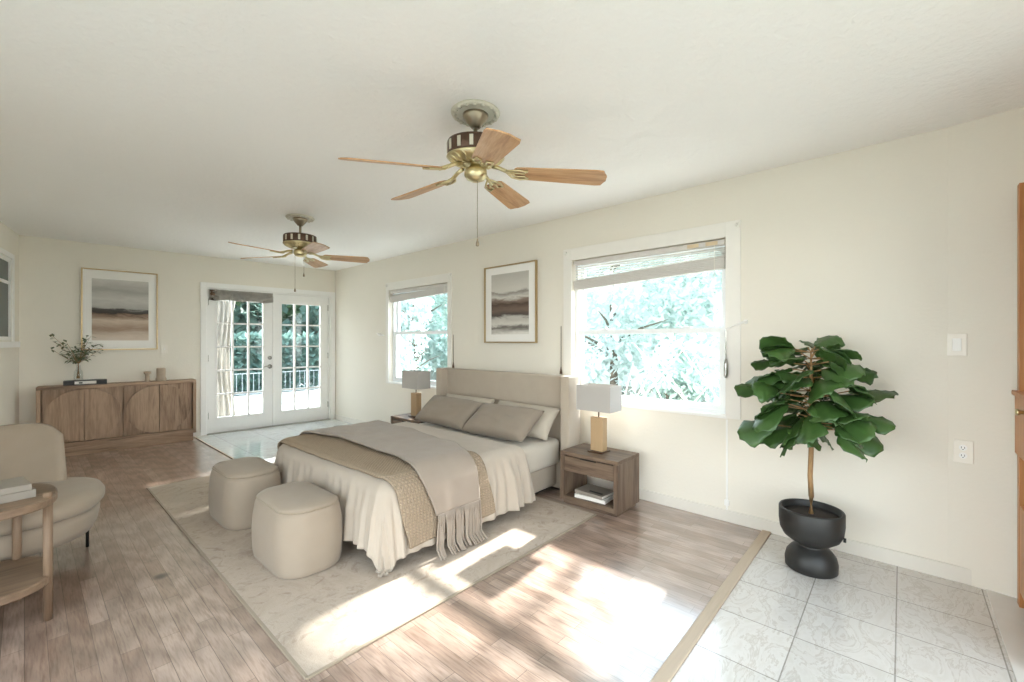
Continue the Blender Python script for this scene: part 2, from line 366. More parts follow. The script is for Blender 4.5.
# ceiling and floors
struct(new_obj('ceiling', bbox(-1.4, 3.75, -1.1, 7.6, H, H + .12), M['ceiling']))
struct(new_obj('floor', bbox(-1.4, 3.7, .655, 7.5, -.1, 0), M['planks']))
struct(new_obj('floor.001', bbox(-1.4, 3.7, -1.1, .655, -.1, 0), M['tile']))
struct(new_obj('floor.002', bbox(1.535, 3.44, 4.55, 7.14, -.02, .004), M['tile_far']))
bm = bbox(2.4, 3.38, -.62, -.325, -.001, .006, .002); struct(new_obj('floor.003', bm, plain('white_marble_sill', 'e6e3de', .25, var=.06, nscale=6)))
# threshold strip
ts = new_obj('threshold_strip', bbox(-.9, 3.355, .655, .710, 0, .010, .004), M['oak_strip']); tag(ts, 'pale oak threshold strip between the laminate floor and the marble tiles', 'threshold')
e2 = new_obj('threshold_strip', bbox(1.515, 1.535, 4.55, 7.13, 0, .009, .003), M['oak_strip']); tag(e2, 'narrow wooden edging strip beside the pale tiles by the french doors', 'threshold')
# baseboards
def baseboard(side, segs, name):
    s = OUT[side]; bm = bmesh.new()
    for a, b in segs:
        y0, y1 = sorted((0, -s * .014)); box(bm, a, b, y0, y1, 0, .085, bev=.003)
    o = new_obj(name, bm, M['base']); (ox, oy, oz), a = FR[side]; o.location = (ox, oy, 0); o.rotation_euler = (0, 0, a); struct(o)
baseboard('right', [(-.305, 7.0)], 'baseboard_right'); baseboard('far', [(-.02, 1.6), (3.44, 3.47)], 'baseboard_far'); baseboard('left', [(0, 8)], 'baseboard_left')

# ---------------------------------------------------------------- windows
def make_window(idx, o, casing, rail_z, casr=.10, casl=.09, deep=.06):
    t0, t1, z0, z1 = o; s = -1; w = struct(wroot('right', 'window_%d' % idx, (t0 + t1) / 2, z0)); hw = (t1 - t0) / 2; hh = z1 - z0
    Y = lambda d: s * d                     # d: depth outwards from room face
    def fr(bm, x0, x1, zz0, zz1, wd, d0, d1, bot=None):
        bot = wd if bot is None else bot
        y0, y1 = sorted((Y(d0), Y(d1)))
        box(bm, x0, x0 + wd, y0, y1, zz0, zz1); box(bm, x1 - wd, x1, y0, y1, zz0, zz1); box(bm, x0 + wd, x1 - wd, y0, y1, zz1 - wd, zz1)
        if bot: box(bm, x0 + wd, x1 - wd, y0, y1, zz0, zz0 + bot)
    bm = bmesh.new(); fr(bm, -hw, hw, 0, hh, .028, deep, .155); new_obj('window_frame', bm, M['vinyl'], w)
    rz = rail_z - z0
    bm = bmesh.new(); fr(bm, -hw + .028, hw - .028, .028, rz + .02, .038, deep + .01, deep + .045); lo = new_obj('lower_sash', bm, M['vinyl'], w)
    y0, y1 = sorted((Y(deep + .025), Y(deep + .031))); new_obj('pane', bbox(-hw + .06, hw - .06, y0, y1, .06, rz - .01), M['glass'], lo)
    bm = bmesh.new(); fr(bm, -hw + .028, hw - .028, rz - .02, hh - .028, .034, deep + .05, deep + .085); up = new_obj('upper_sash', bm, M['vinyl'], w)
    y0, y1 = sorted((Y(deep + .065), Y(deep + .071))); new_obj('pane', bbox(-hw + .055, hw - .055, y0, y1, rz + .01, hh - .055), M['glass'], up)
    y0, y1 = sorted((Y(-.012), Y(deep))); new_obj('sill', bbox(-hw - .01, hw + .005, y0, y1, -.018, .004, .003), M['white'], w)
    # casing boards on the wall face
    bm = bmesh.new(); y0, y1 = sorted((Y(-.012), Y(0)))
    box(bm, -hw - casr, -hw, y0, y1, casing[0] - z0, casing[1] - z0, bev=.003); box(bm, hw, hw + casl, y0, y1, -.02, casing[1] - z0, bev=.003)
    box(bm, -hw - .001, hw + .001, y0, y1, hh, casing[1] - z0, bev=.003); new_obj('casing', bm, M['casing'], w)
    # latches
    bm = bmesh.new()
    for x in (-hw * .55, hw * .55):
        y0, y1 = sorted((Y(deep - .005), Y(deep + .03))); box(bm, x - .03, x + .03, y0, y1, rz + .02, rz + .034, bev=.003)
    new_obj('latch', bm, M['vinyl'], w)
    return w
make_window(2, W2, (.74, 2.15), 1.375, .10, .09); make_window(1, W1, (.72, 2.11), 1.405, .075, .065)
# window_3 on the left wall: dark panes
w3 = struct(wroot('left', 'window_3', W3[0], W3[2])); hw = W3[1] - W3[0]; hh = W3[3] - W3[2]
bm = bmesh.new()
for a in ((0, .035, 0, hh), (hw - .035, hw, 0, hh), (0, hw, hh - .04, hh), (0, hw, 0, .04), (0, hw, .58, .61)): box(bm, a[0], a[1], -.05, -.003, a[2], a[3])
new_obj('window_frame', bm, M['white'], w3); new_obj('pane', bbox(.02, hw - .02, -.022, -.016, .02, hh - .02), M['dark_pane'], w3)
bm = bmesh.new()
for a in ((-.05, 0, -.05, hh + .05), (hw, hw + .05, -.05, hh + .05), (0, hw, hh, hh + .05)): box(bm, a[0], a[1], 0, .014, a[2], a[3], bev=.003)
new_obj('casing', bm, M['white'], w3); new_obj('sill', bbox(-.08, hw + .08, -.01, .05, -.07, -.01, .004), M['white'], w3)

# blinds
def blind(o, top_drop, bot0, bot1, lab, stack=.07, clips=False, n=5):
    t0, t1, z0, z1 = o; r = wroot('right', 'window_blind', (t0 + t1) / 2, z1, .012); r['label'] = lab; r['category'] = 'blind'; hw = (t1 - t0) / 2 - .012
    s = -1
    new_obj('headrail', bbox(-hw, hw, -.05, 0, -.045, -.006, .004), M['blind_rail'], r)
    if clips:
        for x in (-hw + .09, -hw + .225): new_obj('valance_clip', bbox(x - .042, x + .042, .001, .004, -.04, -.012), M['tan_tape'], r)['label'] = 'tan clip on the headrail'
    for k in range(n):      # slats hanging loosely, skewed
        za = -.055 - k * (z1 - bot0 - stack - .055) / n; zb = -.055 - k * (z1 - bot1 - stack - .055) / n; bm = bmesh.new()
        vs = [bm.verts.new(p) for p in ((-hw, -.045, za), (hw, -.045, zb), (hw, -.022, zb - .016), (-hw, -.022, za - .016))]
        bm.faces.new(vs); bmesh.ops.solidify(bm, geom=bm.faces[:], thickness=.002); new_obj('slat', bm, M['blind'], r)
    bm = bmesh.new(); b0 = bot0 - z1; b1 = bot1 - z1
    for k in range(7):
        f = k / 7
        vs = [bm.verts.new(p) for p in ((-hw, -.048 + .002 * (k % 2), b0 + stack * f), (hw, -.048 + .002 * (k % 2), b1 + stack * f), (hw, -.002, b1 + stack * f), (-hw, -.002, b0 + stack * f))]
        e = bmesh.ops.extrude_face_region(bm, geom=[bm.faces.new(vs)]); bmesh.ops.translate(bm, vec=(0, 0, stack / 7 * .82), verts=[v for v in e['geom'] if isinstance(v, bmesh.types.BMVert)])
    bmesh.ops.recalc_face_normals(bm, faces=bm.faces); new_obj('slat_stack', bm, M['blind_rail'], r)
    for x in (-hw + .1, 0, hw - .1):
        bm = bmesh.new(); tube(bm, [(x, -.02, -.04), (x, -.02, (b0 + b1) / 2 + .05)], .0012, 5); new_obj('ladder_cord', bm, M['plastic'], r)
    bm = bmesh.new(); tube(bm, [(-hw + .07, .004, -.04), (-hw + .07, .004, -.6)], .0018, 5); new_obj('cord', bm, M['plastic'], r)
    return r
blind(W2, 0, 1.822, 1.765, 'white slatted blind drawn up crookedly in the large near window', .095, True)
blind(W1, 0, 1.885, 1.835, 'white slatted blind drawn up in the smaller window near the corner', .085)

# ---------------------------------------------------------------- french doors
dt = struct(wroot('far', 'trim_1', 0, 0)); bm = bmesh.new()
for a in ((1.60, 1.67, 0, 2.10), (3.36, 3.44, 0, 2.10), (1.67, 3.36, 2.03, 2.10)): box(bm, a[0], a[1], -.016, 0, a[2], a[3], bev=.003)
for a in ((1.671, 1.69, 0, 2.029), (3.34, 3.359, 0, 2.029), (1.69, 3.34, 2.01, 2.029)): box(bm, a[0], a[1], 0, .15, a[2], a[3])
new_obj('door_casing', bm, M['white'], dt); new_obj('door_sill', bbox(1.67, 3.36, -.03, .15, 0, .018, .004), M['chrome'], dt)
def leaf(idx, x0, x1, g0, g1, hinge):
    d = struct(wroot('far', 'door_%d' % idx, x0, .012, .03)); w = x1 - x0; a, b = g0 - x0, g1 - x0; z0, z1 = .20, 1.865; top = 1.995
    bm = bmesh.new()
    for q in ((0, a, 0, top), (b, w, 0, top), (a, b, 0, z0), (a, b, z1, top)): box(bm, q[0], q[1], 0, .042, q[2], q[3])
    new_obj('door_panel', bm, M['white'], d)
    bm = bmesh.new()
    for k in range(4): x = a + (b - a) * k / 3; box(bm, x - .011, x + .011, -.004, .046, z0 - .01, z1 + .01)
    for k in range(6): z = z0 + (z1 - z0) * k / 5; box(bm, a - .01, b + .01, -.003, .045, z - .011, z + .011)
    new_obj('muntins', bm, M['white'], d); new_obj('pane', bbox(a, b, .018, .023, z0, z1), M['glass'], d)
    for z in (.2, 1.0, 1.78):
        bm = bmesh.new(); tube(bm, [(hinge, -.008, z), (hinge, -.008, z + .09)], .007, 8); new_obj('hinge', bm, M['chrome'], d)
    return d, w
d1, w = leaf(1, 1.692, 2.512, 1.79, 2.388, 0)
bm = bmesh.new(); T = Matrix.Translation((w - .045, 0, 1.03)) @ Matrix.Rotation(R(90), 4, 'X')
lathe(bm, [(0, .0), (.028, 0), (.028, .01), (.014, .02), (.014, .028), (0, .028)], 20, T); new_obj('deadbolt', bm, M['chrome'], d1, True)
bm = bmesh.new(); T = Matrix.Translation((w - .045, 0, .90)) @ Matrix.Rotation(R(90), 4, 'X')
lathe(bm, [(0, 0), (.032, 0), (.032, .008), (.012, .014), (.012, .045), (0, .045)], 20, T); tube(bm, [(w - .045, -.045, .90), (w - .10, -.05, .905), (w - .15, -.045, .895)], [.01, .009, .007], 8)
new_obj('door_handle', bm, M['chrome'], d1, True)
new_obj('astragal', bbox(w - .008, w + .022, -.012, 0, 0, 1.995, .003), M['white'], d1)
leaf(2, 2.516, 3.338, 2.625, 3.225, .82)
# crumpled grey rolled shade hanging over the top of the left door
def crumple(w, h, y, amp, nx=60, nz=14, seed=0, depth=.03):
    bm = bmesh.new(); g = []
    for j in range(nz + 1):
        row = []
        for i in range(nx + 1):
            x = w * i / nx; z = h * j / nz; q = noise.noise(Vector((x * 9 + seed, z * 14, seed))) * amp + noise.noise(Vector((x * 26, z * 30, seed + 4))) * amp * .4
            row.append(bm.verts.new((x, y + q - depth * math.sin(PI * j / nz) * .5, z + (.01 * math.sin(x * 21 + seed) if j == 0 else 0))))
        g.append(row)
    for j in range(nz):
        for i in range(nx): bm.faces.new((g[j][i], g[j][i + 1], g[j + 1][i + 1], g[j + 1][i]))
    bmesh.ops.solidify(bm, geom=bm.faces[:], thickness=.003); return bm
rs = wroot('far', 'rolled_shade', 1.70, 1.865); tag(rs, 'crumpled grey rolled shade above the panes of the left french door', 'shade')
new_obj('shade_cloth', crumple(.80, .145, -.01, .045, seed=3), M['curtain'], rs, True)
bm = bmesh.new(); tube(bm, [(.03, -.012, .0), (.04, -.014, .06), (.035, -.012, .14)], [.03, .034, .03], 10); new_obj('bracket', bm, M['rust'], rs, True)['label'] = 'brown end bracket'

# ---------------------------------------------------------------- outside: patio, garden, trees
struct(new_obj('ground', bbox(-30, 60, -30, 70, -.3, -.15), M['grass']))
pt = new_obj('patio', bbox(-3, 7.5, 7.45, 14, -.15, -.03), M['patio']); struct(pt)
struct(new_obj('side_path', bbox(3.6, 5.0, -4, 7.45, -.15, -.05), M['patio']))
def leaves(n, fn, size, seed, bm=None):
    rnd = random.Random(seed); bm = bm or bmesh.new()
    for _ in range(n):
        p = Vector(fn(rnd)); s = size * rnd.uniform(.6, 1.3)
        m = Matrix.Translation(p) @ (Matrix.Rotation(rnd.uniform(0, 6.3), 4, 'Z') @ Matrix.Rotation(rnd.uniform(-1.2, 1.2), 4, 'X'))
        q = [m @ Vector(c) for c in ((0, 0, 0), (s * .32, s * .5, .05 * s), (0, s, 0), (-s * .32, s * .5, .05 * s))]
        bm.faces.new([bm.verts.new(c) for c in q])
    return bm
def tree(name, label, loc, h, r, n, mat, seed, size=.22, low=.3, cat='tree', group=None):
    t = thing(name, label, cat, loc, 0, group); rnd = random.Random(seed)
    bm = bmesh.new(); tube(bm, [(0, 0, 0), (.05, .03, h * .3), (-.04, .05, h * .6), (0, 0, h * .85)], [r * .07, r * .055, r * .04, r * .015], 8)
    br = [(rnd.uniform(0, 6.3), rnd.uniform(low + .05, .8)) for _ in range(9)]
    for a, f in br: tube(bm, [(0, .03, h * f), (math.cos(a) * r * .45, math.sin(a) * r * .45, h * (f + .08)), (math.cos(a) * r * .85, math.sin(a) * r * .85, h * (f + .12))], [r * .03, r * .02, r * .006], 6)
    new_obj('trunk', bm, M['bark'], t, True)
    blobs = [(Vector((rnd.gauss(0, r * .42), rnd.gauss(0, r * .42), h * rnd.uniform(low + .08, .9))), r * rnd.uniform(.28, .5)) for _ in range(16)]
    def fn(q):
        c, b = q.choice(blobs); v = Vector((q.gauss(0, 1), q.gauss(0, 1), q.gauss(0, 1))).normalized() * b * q.uniform(.5, 1.05); p = c + v; p.z = max(.03, p.z); return p
    new_obj('foliage', leaves(n, fn, size, seed), mat, t); return t
GT = 'garden trees beyond the windows'
tree('garden_tree', 'tall leafy tree behind the right french door', (6.6, 14.7, -.15), 6.0, 1.5, 3600, M['leaf_a'], 1, .34, .04)
tree('garden_tree', 'broad green tree behind the left french door', (3.7, 14.5, -.15), 6.5, 1.25, 3200, M['leaf_b'], 2, .34, .04)
tree('garden_tree', 'tree far back between the two french doors', (5.2, 17.9, -.15), 6.5, 1.6, 3800, M['leaf_a'], 3, .4, .04)
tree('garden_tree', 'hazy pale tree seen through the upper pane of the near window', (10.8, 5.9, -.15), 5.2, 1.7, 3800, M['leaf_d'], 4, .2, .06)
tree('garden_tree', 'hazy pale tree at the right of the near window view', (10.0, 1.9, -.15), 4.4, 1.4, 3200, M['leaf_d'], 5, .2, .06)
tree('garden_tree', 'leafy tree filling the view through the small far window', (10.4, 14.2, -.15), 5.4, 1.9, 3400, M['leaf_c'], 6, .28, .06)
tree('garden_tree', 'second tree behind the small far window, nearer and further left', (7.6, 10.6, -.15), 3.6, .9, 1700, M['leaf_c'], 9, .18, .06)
tree('garden_tree', 'slender tree beside the near window, its crown above the window head', (6.7, 1.7, -.15), 4.9, 1.2, 650, M['leaf_b'], 31, .16, .80)  # out of view; sparse high crown breaks up the sun patch
tree('garden_tree', 'unseen slender tree between the two side windows, its crown placed to shade the sunlight', (6.8, 4.85, -.15), 5.0, 1.0, 800, M['leaf_b'], 32, .19, .62)  # added out of view to weaken sun through the small window
def hedge(name, label, x0, x1, y0, y1, h, n, mat, seed, size, ax='y'):
    t = thing(name, label, 'hedge', ((x0 + x1) / 2, (y0 + y1) / 2, -.15)); a, b = (x1 - x0) / 2, (y1 - y0) / 2
    def fn(q):
        u, w = q.uniform(-1, 1), (q.uniform(-1, 1) if q.random() < .3 else -q.uniform(.8, 1))
        return ((a * u, b * w) if ax == 'y' else (a * w, b * u)) + (.05 + h * q.random() ** .8,)
    new_obj('foliage', leaves(n, fn, size, seed), mat, t); new_obj('inner_foliage', bbox(-a * .6, a * .6, -b * .6, b * .6, .0, h * .82), mat, t)
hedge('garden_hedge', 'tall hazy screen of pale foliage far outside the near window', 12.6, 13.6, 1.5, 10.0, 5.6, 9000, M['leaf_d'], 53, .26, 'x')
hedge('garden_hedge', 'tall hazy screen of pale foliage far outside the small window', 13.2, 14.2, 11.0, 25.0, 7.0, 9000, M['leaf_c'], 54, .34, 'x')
hedge('garden_hedge', 'low teal hedge just behind the patio railing', 2.0, 5.6, 12.05, 12.35, 1.5, 2600, M['leaf_a'], 52, .22)
hedge('garden_hedge', 'dense green hedge closing the garden behind the porch railing', 2.2, 10.5, 19.8, 20.8, 4.2, 4200, M['leaf_b'], 51, .42)
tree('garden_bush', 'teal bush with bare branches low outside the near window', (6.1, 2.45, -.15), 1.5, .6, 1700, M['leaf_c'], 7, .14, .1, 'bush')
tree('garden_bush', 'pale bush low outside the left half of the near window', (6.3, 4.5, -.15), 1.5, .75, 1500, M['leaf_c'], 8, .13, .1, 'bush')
# loose bare branches leaning in the bush
bp = thing('branch_pile', 'white bare branches leaning outside the lower right of the near window', 'branches', (4.9, 1.75, -.15)); rnd = random.Random(5)
bm = bmesh.new()
for k in range(14):
    a = rnd.uniform(-.5, .5); b = rnd.uniform(-.6, .6); tube(bm, [(a, b, .0), (a + rnd.uniform(-.2, .2), b + rnd.uniform(-.35, .35), .7), (a + rnd.uniform(-.4, .4), b + rnd.uniform(-.6, .6), rnd.uniform(1.1, 1.5))], [.008, .007, .003], 6)
new_obj('bare_stems', bm, plain('bleached_twigs', 'd8d5cc', .8), bp)
# porch outside the french doors: hanging curtain, white posts, railing
pc = thing('porch_curtain', 'grey draped curtain hanging outside the left french door', 'curtain', (1.93, 8.15, -.03)); bm = bmesh.new(); g = []
for j in range(25):
    z = 2.23 * j / 24; row = []
    for i in range(60):
        x = .40 * i / 59 * (1 - .25 * math.sin(PI * j / 24) ** 2); row.append(bm.verts.new((x, .04 * math.sin(i * .55 + .4 * math.sin(z * 3)) + .03 * math.sin(z * 5 + i * .1), z)))
    g.append(row)
for j in range(24):
    for i in range(59): bm.faces.new((g[j][i], g[j][i + 1], g[j + 1][i + 1], g[j + 1][i]))
bmesh.ops.solidify(bm, geom=bm.faces[:], thickness=.004); new_obj('cloth', bm, M['curtain'], pc, True)
bm = bmesh.new(); tube(bm, [(-.5, 0, 2.25), (3.2, 0, 2.25)], .012, 8); new_obj('curtain_rod', bm, M['alu'], pc)
rl = thing('porch_railing', 'low white upright-bar railing along the patio behind the french doors', 'railing', (1.8, 11.6, -.03)); bm = bmesh.new()
for z in (.06, .54): box(bm, 0, 5.4, -.012, .012, z, z + .02)
new_obj('rail', bm, M['rail'], rl)
for k in range(45): 
    new_obj('baluster', bbox(.06 + k * .12, .072 + k * .12, -.006, .006, .08, .54), M['rail'], rl)
for k, x in enumerate((2.62,)):
    pp = new_obj('porch_post', bbox(x, x + .1, 10.2, 10.3, -.03, 2.6), M['alu']); tag(pp, ('white porch post behind the left french door', 'white porch post behind the right french door')[k], 'post')

# ---------------------------------------------------------------- rug
bm = bmesh.new(); bb = rounded_rect(1.055, 1.62, .01, 2); loft(bm, [[(x, y, 0.0005) for x, y in bb], [(x, y, .009) for x, y in bb]])
rug = new_obj('area_rug', bm, M['rug']); rug.location = (1.775, 3.315, 0); tag(rug, 'large mottled ivory area rug under the bed and the two poufs', 'rug')
bm = bmesh.new()
for a in ((-1.058, 1.058, -1.626, -1.612), (-1.058, 1.058, 1.612, 1.626), (-1.062, -1.048, -1.62, 1.62), (1.048, 1.062, -1.62, 1.62)): box(bm, a[0], a[1], a[2], a[3], 0.0004, .0098, bev=.002)
new_obj('binding', bm, M['piping'], rug)
RZ = .0092
# ---------------------------------------------------------------- bed
bed = thing('bed', 'low upholstered beige bed with a winged headboard against the right wall', 'bed', (2.25, 2.94, RZ))
def L(x, y): return x - 2.25, y - 2.94
bm = bmesh.new()
x0, x1 = 1.42 - 2.25, 3.08 - 2.25
box(bm, x0, x1, 2.235 - 2.94, 3.645 - 2.94, .035, .225, bev=.02); new_obj('bed_base', bm, M['bed_fab'], bed, True)
new_obj('plinth', bbox(x0 + .08, x1 - .05, -.64, .64, 0, .05), M['black'], bed)
# headboard panel
bm = bmesh.new(); box(bm, 3.10 - 2.25, 3.19 - 2.25, 2.10 - 2.94, 3.77 - 2.94, .0, .985, bev=.015); hb = new_obj('headboard', bm, M['bed_fab'], bed, True)
for a, b in ((2.06, 2.15), (3.725, 3.815)):
    bm = bmesh.new(); box(bm, 3.01 - 2.25, 3.19 - 2.25, a - 2.94, b - 2.94, 0, .99, bev=.014); new_obj('headboard_wing', bm, M['bed_fab'], bed, True)
for o in bed.children:
    if o.name.startswith('head') or o.name.startswith('bed_base'):
        pass
mt = thing('mattress', 'mattress in a pale stone fitted sheet lying on the beige bed', 'mattress', (2.25, 2.94, RZ + .225))
bm = bmesh.new(); box(bm, 1.40 - 2.25, 3.09 - 2.25, 2.185 - 2.94, 3.695 - 2.94, 0, .225, bev=.05); o = new_obj('fitted_sheet', bm, M['sheet'], mt, True)

class Drape:
    x0, y0, y1, T, r = 1.35, 2.175, 3.725, .478, .075
    def amp(s, drop): return min(1, max(0, drop / .2)) ** 1.2
    def __call__(s, u, v, off, A=.016, fq=80, shape=None):
        r = s.r + off; xi, ya, yb = s.x0 + s.r, s.y0 + s.r, s.y1 - s.r
        dx = max(0, xi - u); dy = (ya - v) if v < ya else (v - yb if v > yb else 0); d = math.hypot(dx, dy)
        if d < 1e-6:
            w = .006 * noise.noise(Vector((u * 5, v * 5, 2))) + .004 * noise.noise(Vector((u * 14, v * 9, 7)))
            return Vector((u, v, s.T + off + w))
        n = Vector((-dx / d, (-dy if v < ya else dy) / d, 0)); base = Vector((max(u, xi), min(max(v, ya), yb), 0))
        L_ = r * PI / 2
        if d < L_: hz = r * math.sin(d / r); z = s.T + off - r * (1 - math.cos(d / r)); dr = r * (1 - math.cos(d / r))
        else: dr = r + (d - L_); hz = r + .10 * (d - L_); z = s.T + off - dr
        corner = dx > 0 and dy > 0
        if dy > dx: q = u - (math.atan2(dx, dy) * .25)
        else: q = (v if not corner else base.y) + 5 + (math.atan2(dy, dx) * .25)
        if dy > dx and v < ya and u > 2.1: A = A * (1 + 1.1 * min(1, (u - 2.1) / .2))
        am = s.amp(dr) * A * (.35 + 1.3 * abs(noise.noise(Vector((q * 2.3, 3.3, 0)))))
        ph = 2.6 * noise.noise(Vector((q * 3, dr * 1.5, 1)))
        k1 = math.sin(q * fq + ph * 2.2 + dr * 3); k2 = math.sin(q * fq * .43 + ph + 1.7)
        hz += am * (1.3 + k1 * (.7 if not corner else .25) + k2 * .7) * (1 + .5 * dr / .4) + .010 * s.amp(dr)
        fl = RZ + .006 + off * .3
        if z < fl: ex = fl - z; hz += ex * .35; z = fl + .012 * abs(math.sin(q * 30 + ex * 20))
        w = (.006 * noise.noise(Vector((base.x * 5, base.y * 5, 2))) + .004 * noise.noise(Vector((base.x * 14, base.y * 9, 7)))) * max(0, 1 - dr / .1)
        return base + n * hz + Vector((0, 0, z + w))
D = Drape()
def cloth(name, label, cat, mat, uf, uh, v0, v1, off, nu, nv, A, fq, thick):
    bm = bmesh.new(); g = []; loc = Vector((2.0, 2.94, .3))
    for j in range(nv + 1):
        v = v0 + (v1 - v0) * j / nv; row = []
        for i in range(nu + 1):
            f = i / nu; u = uf(v) + (uh(v) - uf(v)) * f; row.append(bm.verts.new(D(u, v, off, A, fq) - loc))
        g.append(row)
    for j in range(nv):
        for i in range(nu): bm.faces.new((g[j][i], g[j][i + 1], g[j + 1][i + 1], g[j + 1][i]))
    o = new_obj(name, bm, mat, None, True); o.location = loc; o['label'] = label; o['category'] = cat
    md = o.modifiers.new('thickness', 'SOLIDIFY'); md.thickness = thick; md.offset = -1; md.use_rim = True
    return o, g
def lerp(pts):
    def f(v):
        if v <= pts[0][0]: return pts[0][1]
        for (a, b), (c, d) in zip(pts[:-1], pts[1:]):
            if v <= c: k = (v - a) / (c - a); k = k * k * (3 - 2 * k); return b + (d - b) * k
        return pts[-1][1]
    return f
HG = .455
duv, _ = cloth('duvet', 'ivory linen duvet draped over the bed and falling to the rug at the corner', 'duvet', M['duvet'],
               lambda v: 1.35 - .36, lerp([(1.75, 2.61), (2.15, 2.56), (2.3, 2.50), (3.0, 2.53), (4.1, 2.52)]), 2.175 - .40, 3.725 + .38, .018, 170, 200, .013, 62, .014)
qlt, _ = cloth('quilt', 'brown basket-weave quilt laid across the duvet at the foot of the bed', 'quilt', M['quilt'],
               lerp([(1.75, 1.46), (2.05, 1.40), (2.3, 1.36), (3.0, 1.345), (4.1, 1.34)]), lerp([(1.75, 2.16), (2.15, 2.10), (2.35, 2.07), (2.9, 2.10), (3.8, 2.19), (4.1, 2.2)]), 2.175 - .405, 3.725 + .38, .048, 70, 150, .005, 30, .012)
thr, _ = cloth('throw_blanket', 'plain taupe throw with a knotted fringe laid over the brown quilt', 'throw', M['throw'],
               lerp([(1.8, 1.65), (2.15, 1.56), (2.5, 1.62), (3.2, 1.64), (3.85, 1.53), (4.1, 1.53)]), lerp([(1.8, 2.0), (2.15, 2.0), (2.5, 2.11), (3.2, 2.19), (4.1, 2.24)]), 2.175 - .315, 3.725 + .34, .076, 60, 130, .005, 26, .012)
# fringe at the near end of the throw
bm = bmesh.new(); rnd = random.Random(3); loc = Vector((2.0, 2.94, .3))
for k in range(34):
    u = 1.655 + (1.995 - 1.655) * k / 33; p = D(u, 2.175 - .313, .076, .005, 26) - loc
    w = rnd.uniform(-.012, .012); pts = [p, p + Vector((w * .3, -.004, -.04)), p + Vector((w - .004, -.008, -.08)), p + Vector((w * 1.6 - .012, -.014, -.2)), p + Vector((w * 2 - .025, -.055 - rnd.uniform(0, .03), 0))]
    pts[-1].z = RZ + .012 - .3; pts[-2].z = min(pts[-2].z, .06 - .3); pts[-2].z = .055 - .3
    tube(bm, pts, [.0055, .005, .006, .0065, .004], 6)
fr_ = new_obj('fringe', bm, M['throw'], thr, True); fr_['label'] = 'knotted fringe strands'

# pillows
def pillow(label, mat, xb, zb, xt, zt, yc, w, th, seed, group=None):
    hgt = math.hypot(xt - xb, zt - zb); bm = bmesh.new(); nx, nz = 28, 20; top, bot = [], []
    for j in range(nz + 1):
        rt, rb = [], []
        for i in range(nx + 1):
            a = -1 + 2 * i / nx; b = -1 + 2 * j / nz
            pin = 1 - .07 * (1 - abs(b) ** 2) * (abs(a) ** 6); pinb = 1 - .08 * (1 - a * a) * (abs(b) ** 6)
            x = a * w / 2 * pin; z = b * hgt / 2 * pinb
            f = max(0, (1 - a ** 4) * (1 - b ** 4)) ** .55; wr = .012 * noise.noise(Vector((a * 3 + seed, b * 3, seed))) * f
            rt.append(bm.verts.new((x, th / 2 * f + wr, z)))
            rb.append(rt[-1] if (i in (0, nx) or j in (0, nz)) else bm.verts.new((x, -th / 2 * f, z)))
        top.append(rt); bot.append(rb)
    for j in range(nz):
        for i in range(nx):
            bm.faces.new((top[j][i], top[j + 1][i], top[j + 1][i + 1], top[j][i + 1])); bm.faces.new((bot[j][i], bot[j][i + 1], bot[j + 1][i + 1], bot[j + 1][i]))
    bmesh.ops.recalc_face_normals(bm, faces=bm.faces); o = new_obj('pillow', bm, mat, None, True); tag(o, label, 'pillow', group)
    o.location = ((xb + xt) / 2, yc, (zb + zt) / 2); tilt = math.atan2(xt - xb, zt - zb)
    o.rotation_euler = (Matrix.Rotation(tilt, 3, 'Y') @ Matrix.Rotation(R(90 + seed * .6), 3, 'Z')).to_euler()
    return o
pillow('pale pillow standing against the headboard behind the left grey pillow', M['pillow_l'], 2.84, .485, 3.02, .735, 3.27, .72, .13, 1)
pillow('pale pillow standing against the headboard behind the right grey pillow', M['pillow_l'], 2.84, .485, 3.04, .725, 2.52, .72, .13, 2)
pillow('taupe grey pillow leaning at the left side of the bed', M['pillow_g'], 2.63, .495, 2.90, .715, 3.31, .74, .15, 3)
pillow('taupe grey pillow leaning at the right side of the bed', M['pillow_g'], 2.61, .495, 2.90, .705, 2.59, .74, .15, -2)

# ---------------------------------------------------------------- poufs
def pouf(label, x, y):
    t = thing('pouf', label, 'pouf', (x - .012, y, RZ), 0, 'upholstered poufs at the foot of the bed'); hx, hy, r = .185, .297, .15
    bm = bmesh.new(); rings = []
    for k, (z, s) in enumerate([(0, -.012), (.008, -.004), (.04, .002), (.10, .006), (.18, .007), (.26, .001), (.32, -.009), (.35, -.020)]):
        rings.append([(px, py, z) for px, py in rounded_rect(hx + s, hy + s, r + s)])
    loft(bm, rings, True, True); new_obj('body', bm, M['cream_fab'], t, True)
    bm = bmesh.new(); rings = []
    for z, s in [(.348, -.022), (.356, -.020), (.366, -.032), (.374, -.06), (.379, -.10), (.381, -.15)]:
        rings.append([(px, py, z) for px, py in rounded_rect(hx + s, hy + s, max(.01, r + s))])
    loft(bm, rings, True, True); new_obj('top_cushion', bm, M['cream_fab'], t, True)
    bm = bmesh.new(); pr = [(px, py, .351) for px, py in rounded_rect(hx - .020, hy - .020, r - .02)]; tube(bm, pr + [pr[0]], .0048, 6, False); new_obj('piping', bm, M['piping'], t, True)
pouf('beige upholstered pouf nearer the camera at the foot of the bed', 1.10, 2.70); pouf('beige upholstered pouf further back at the foot of the bed', 1.10, 3.615)

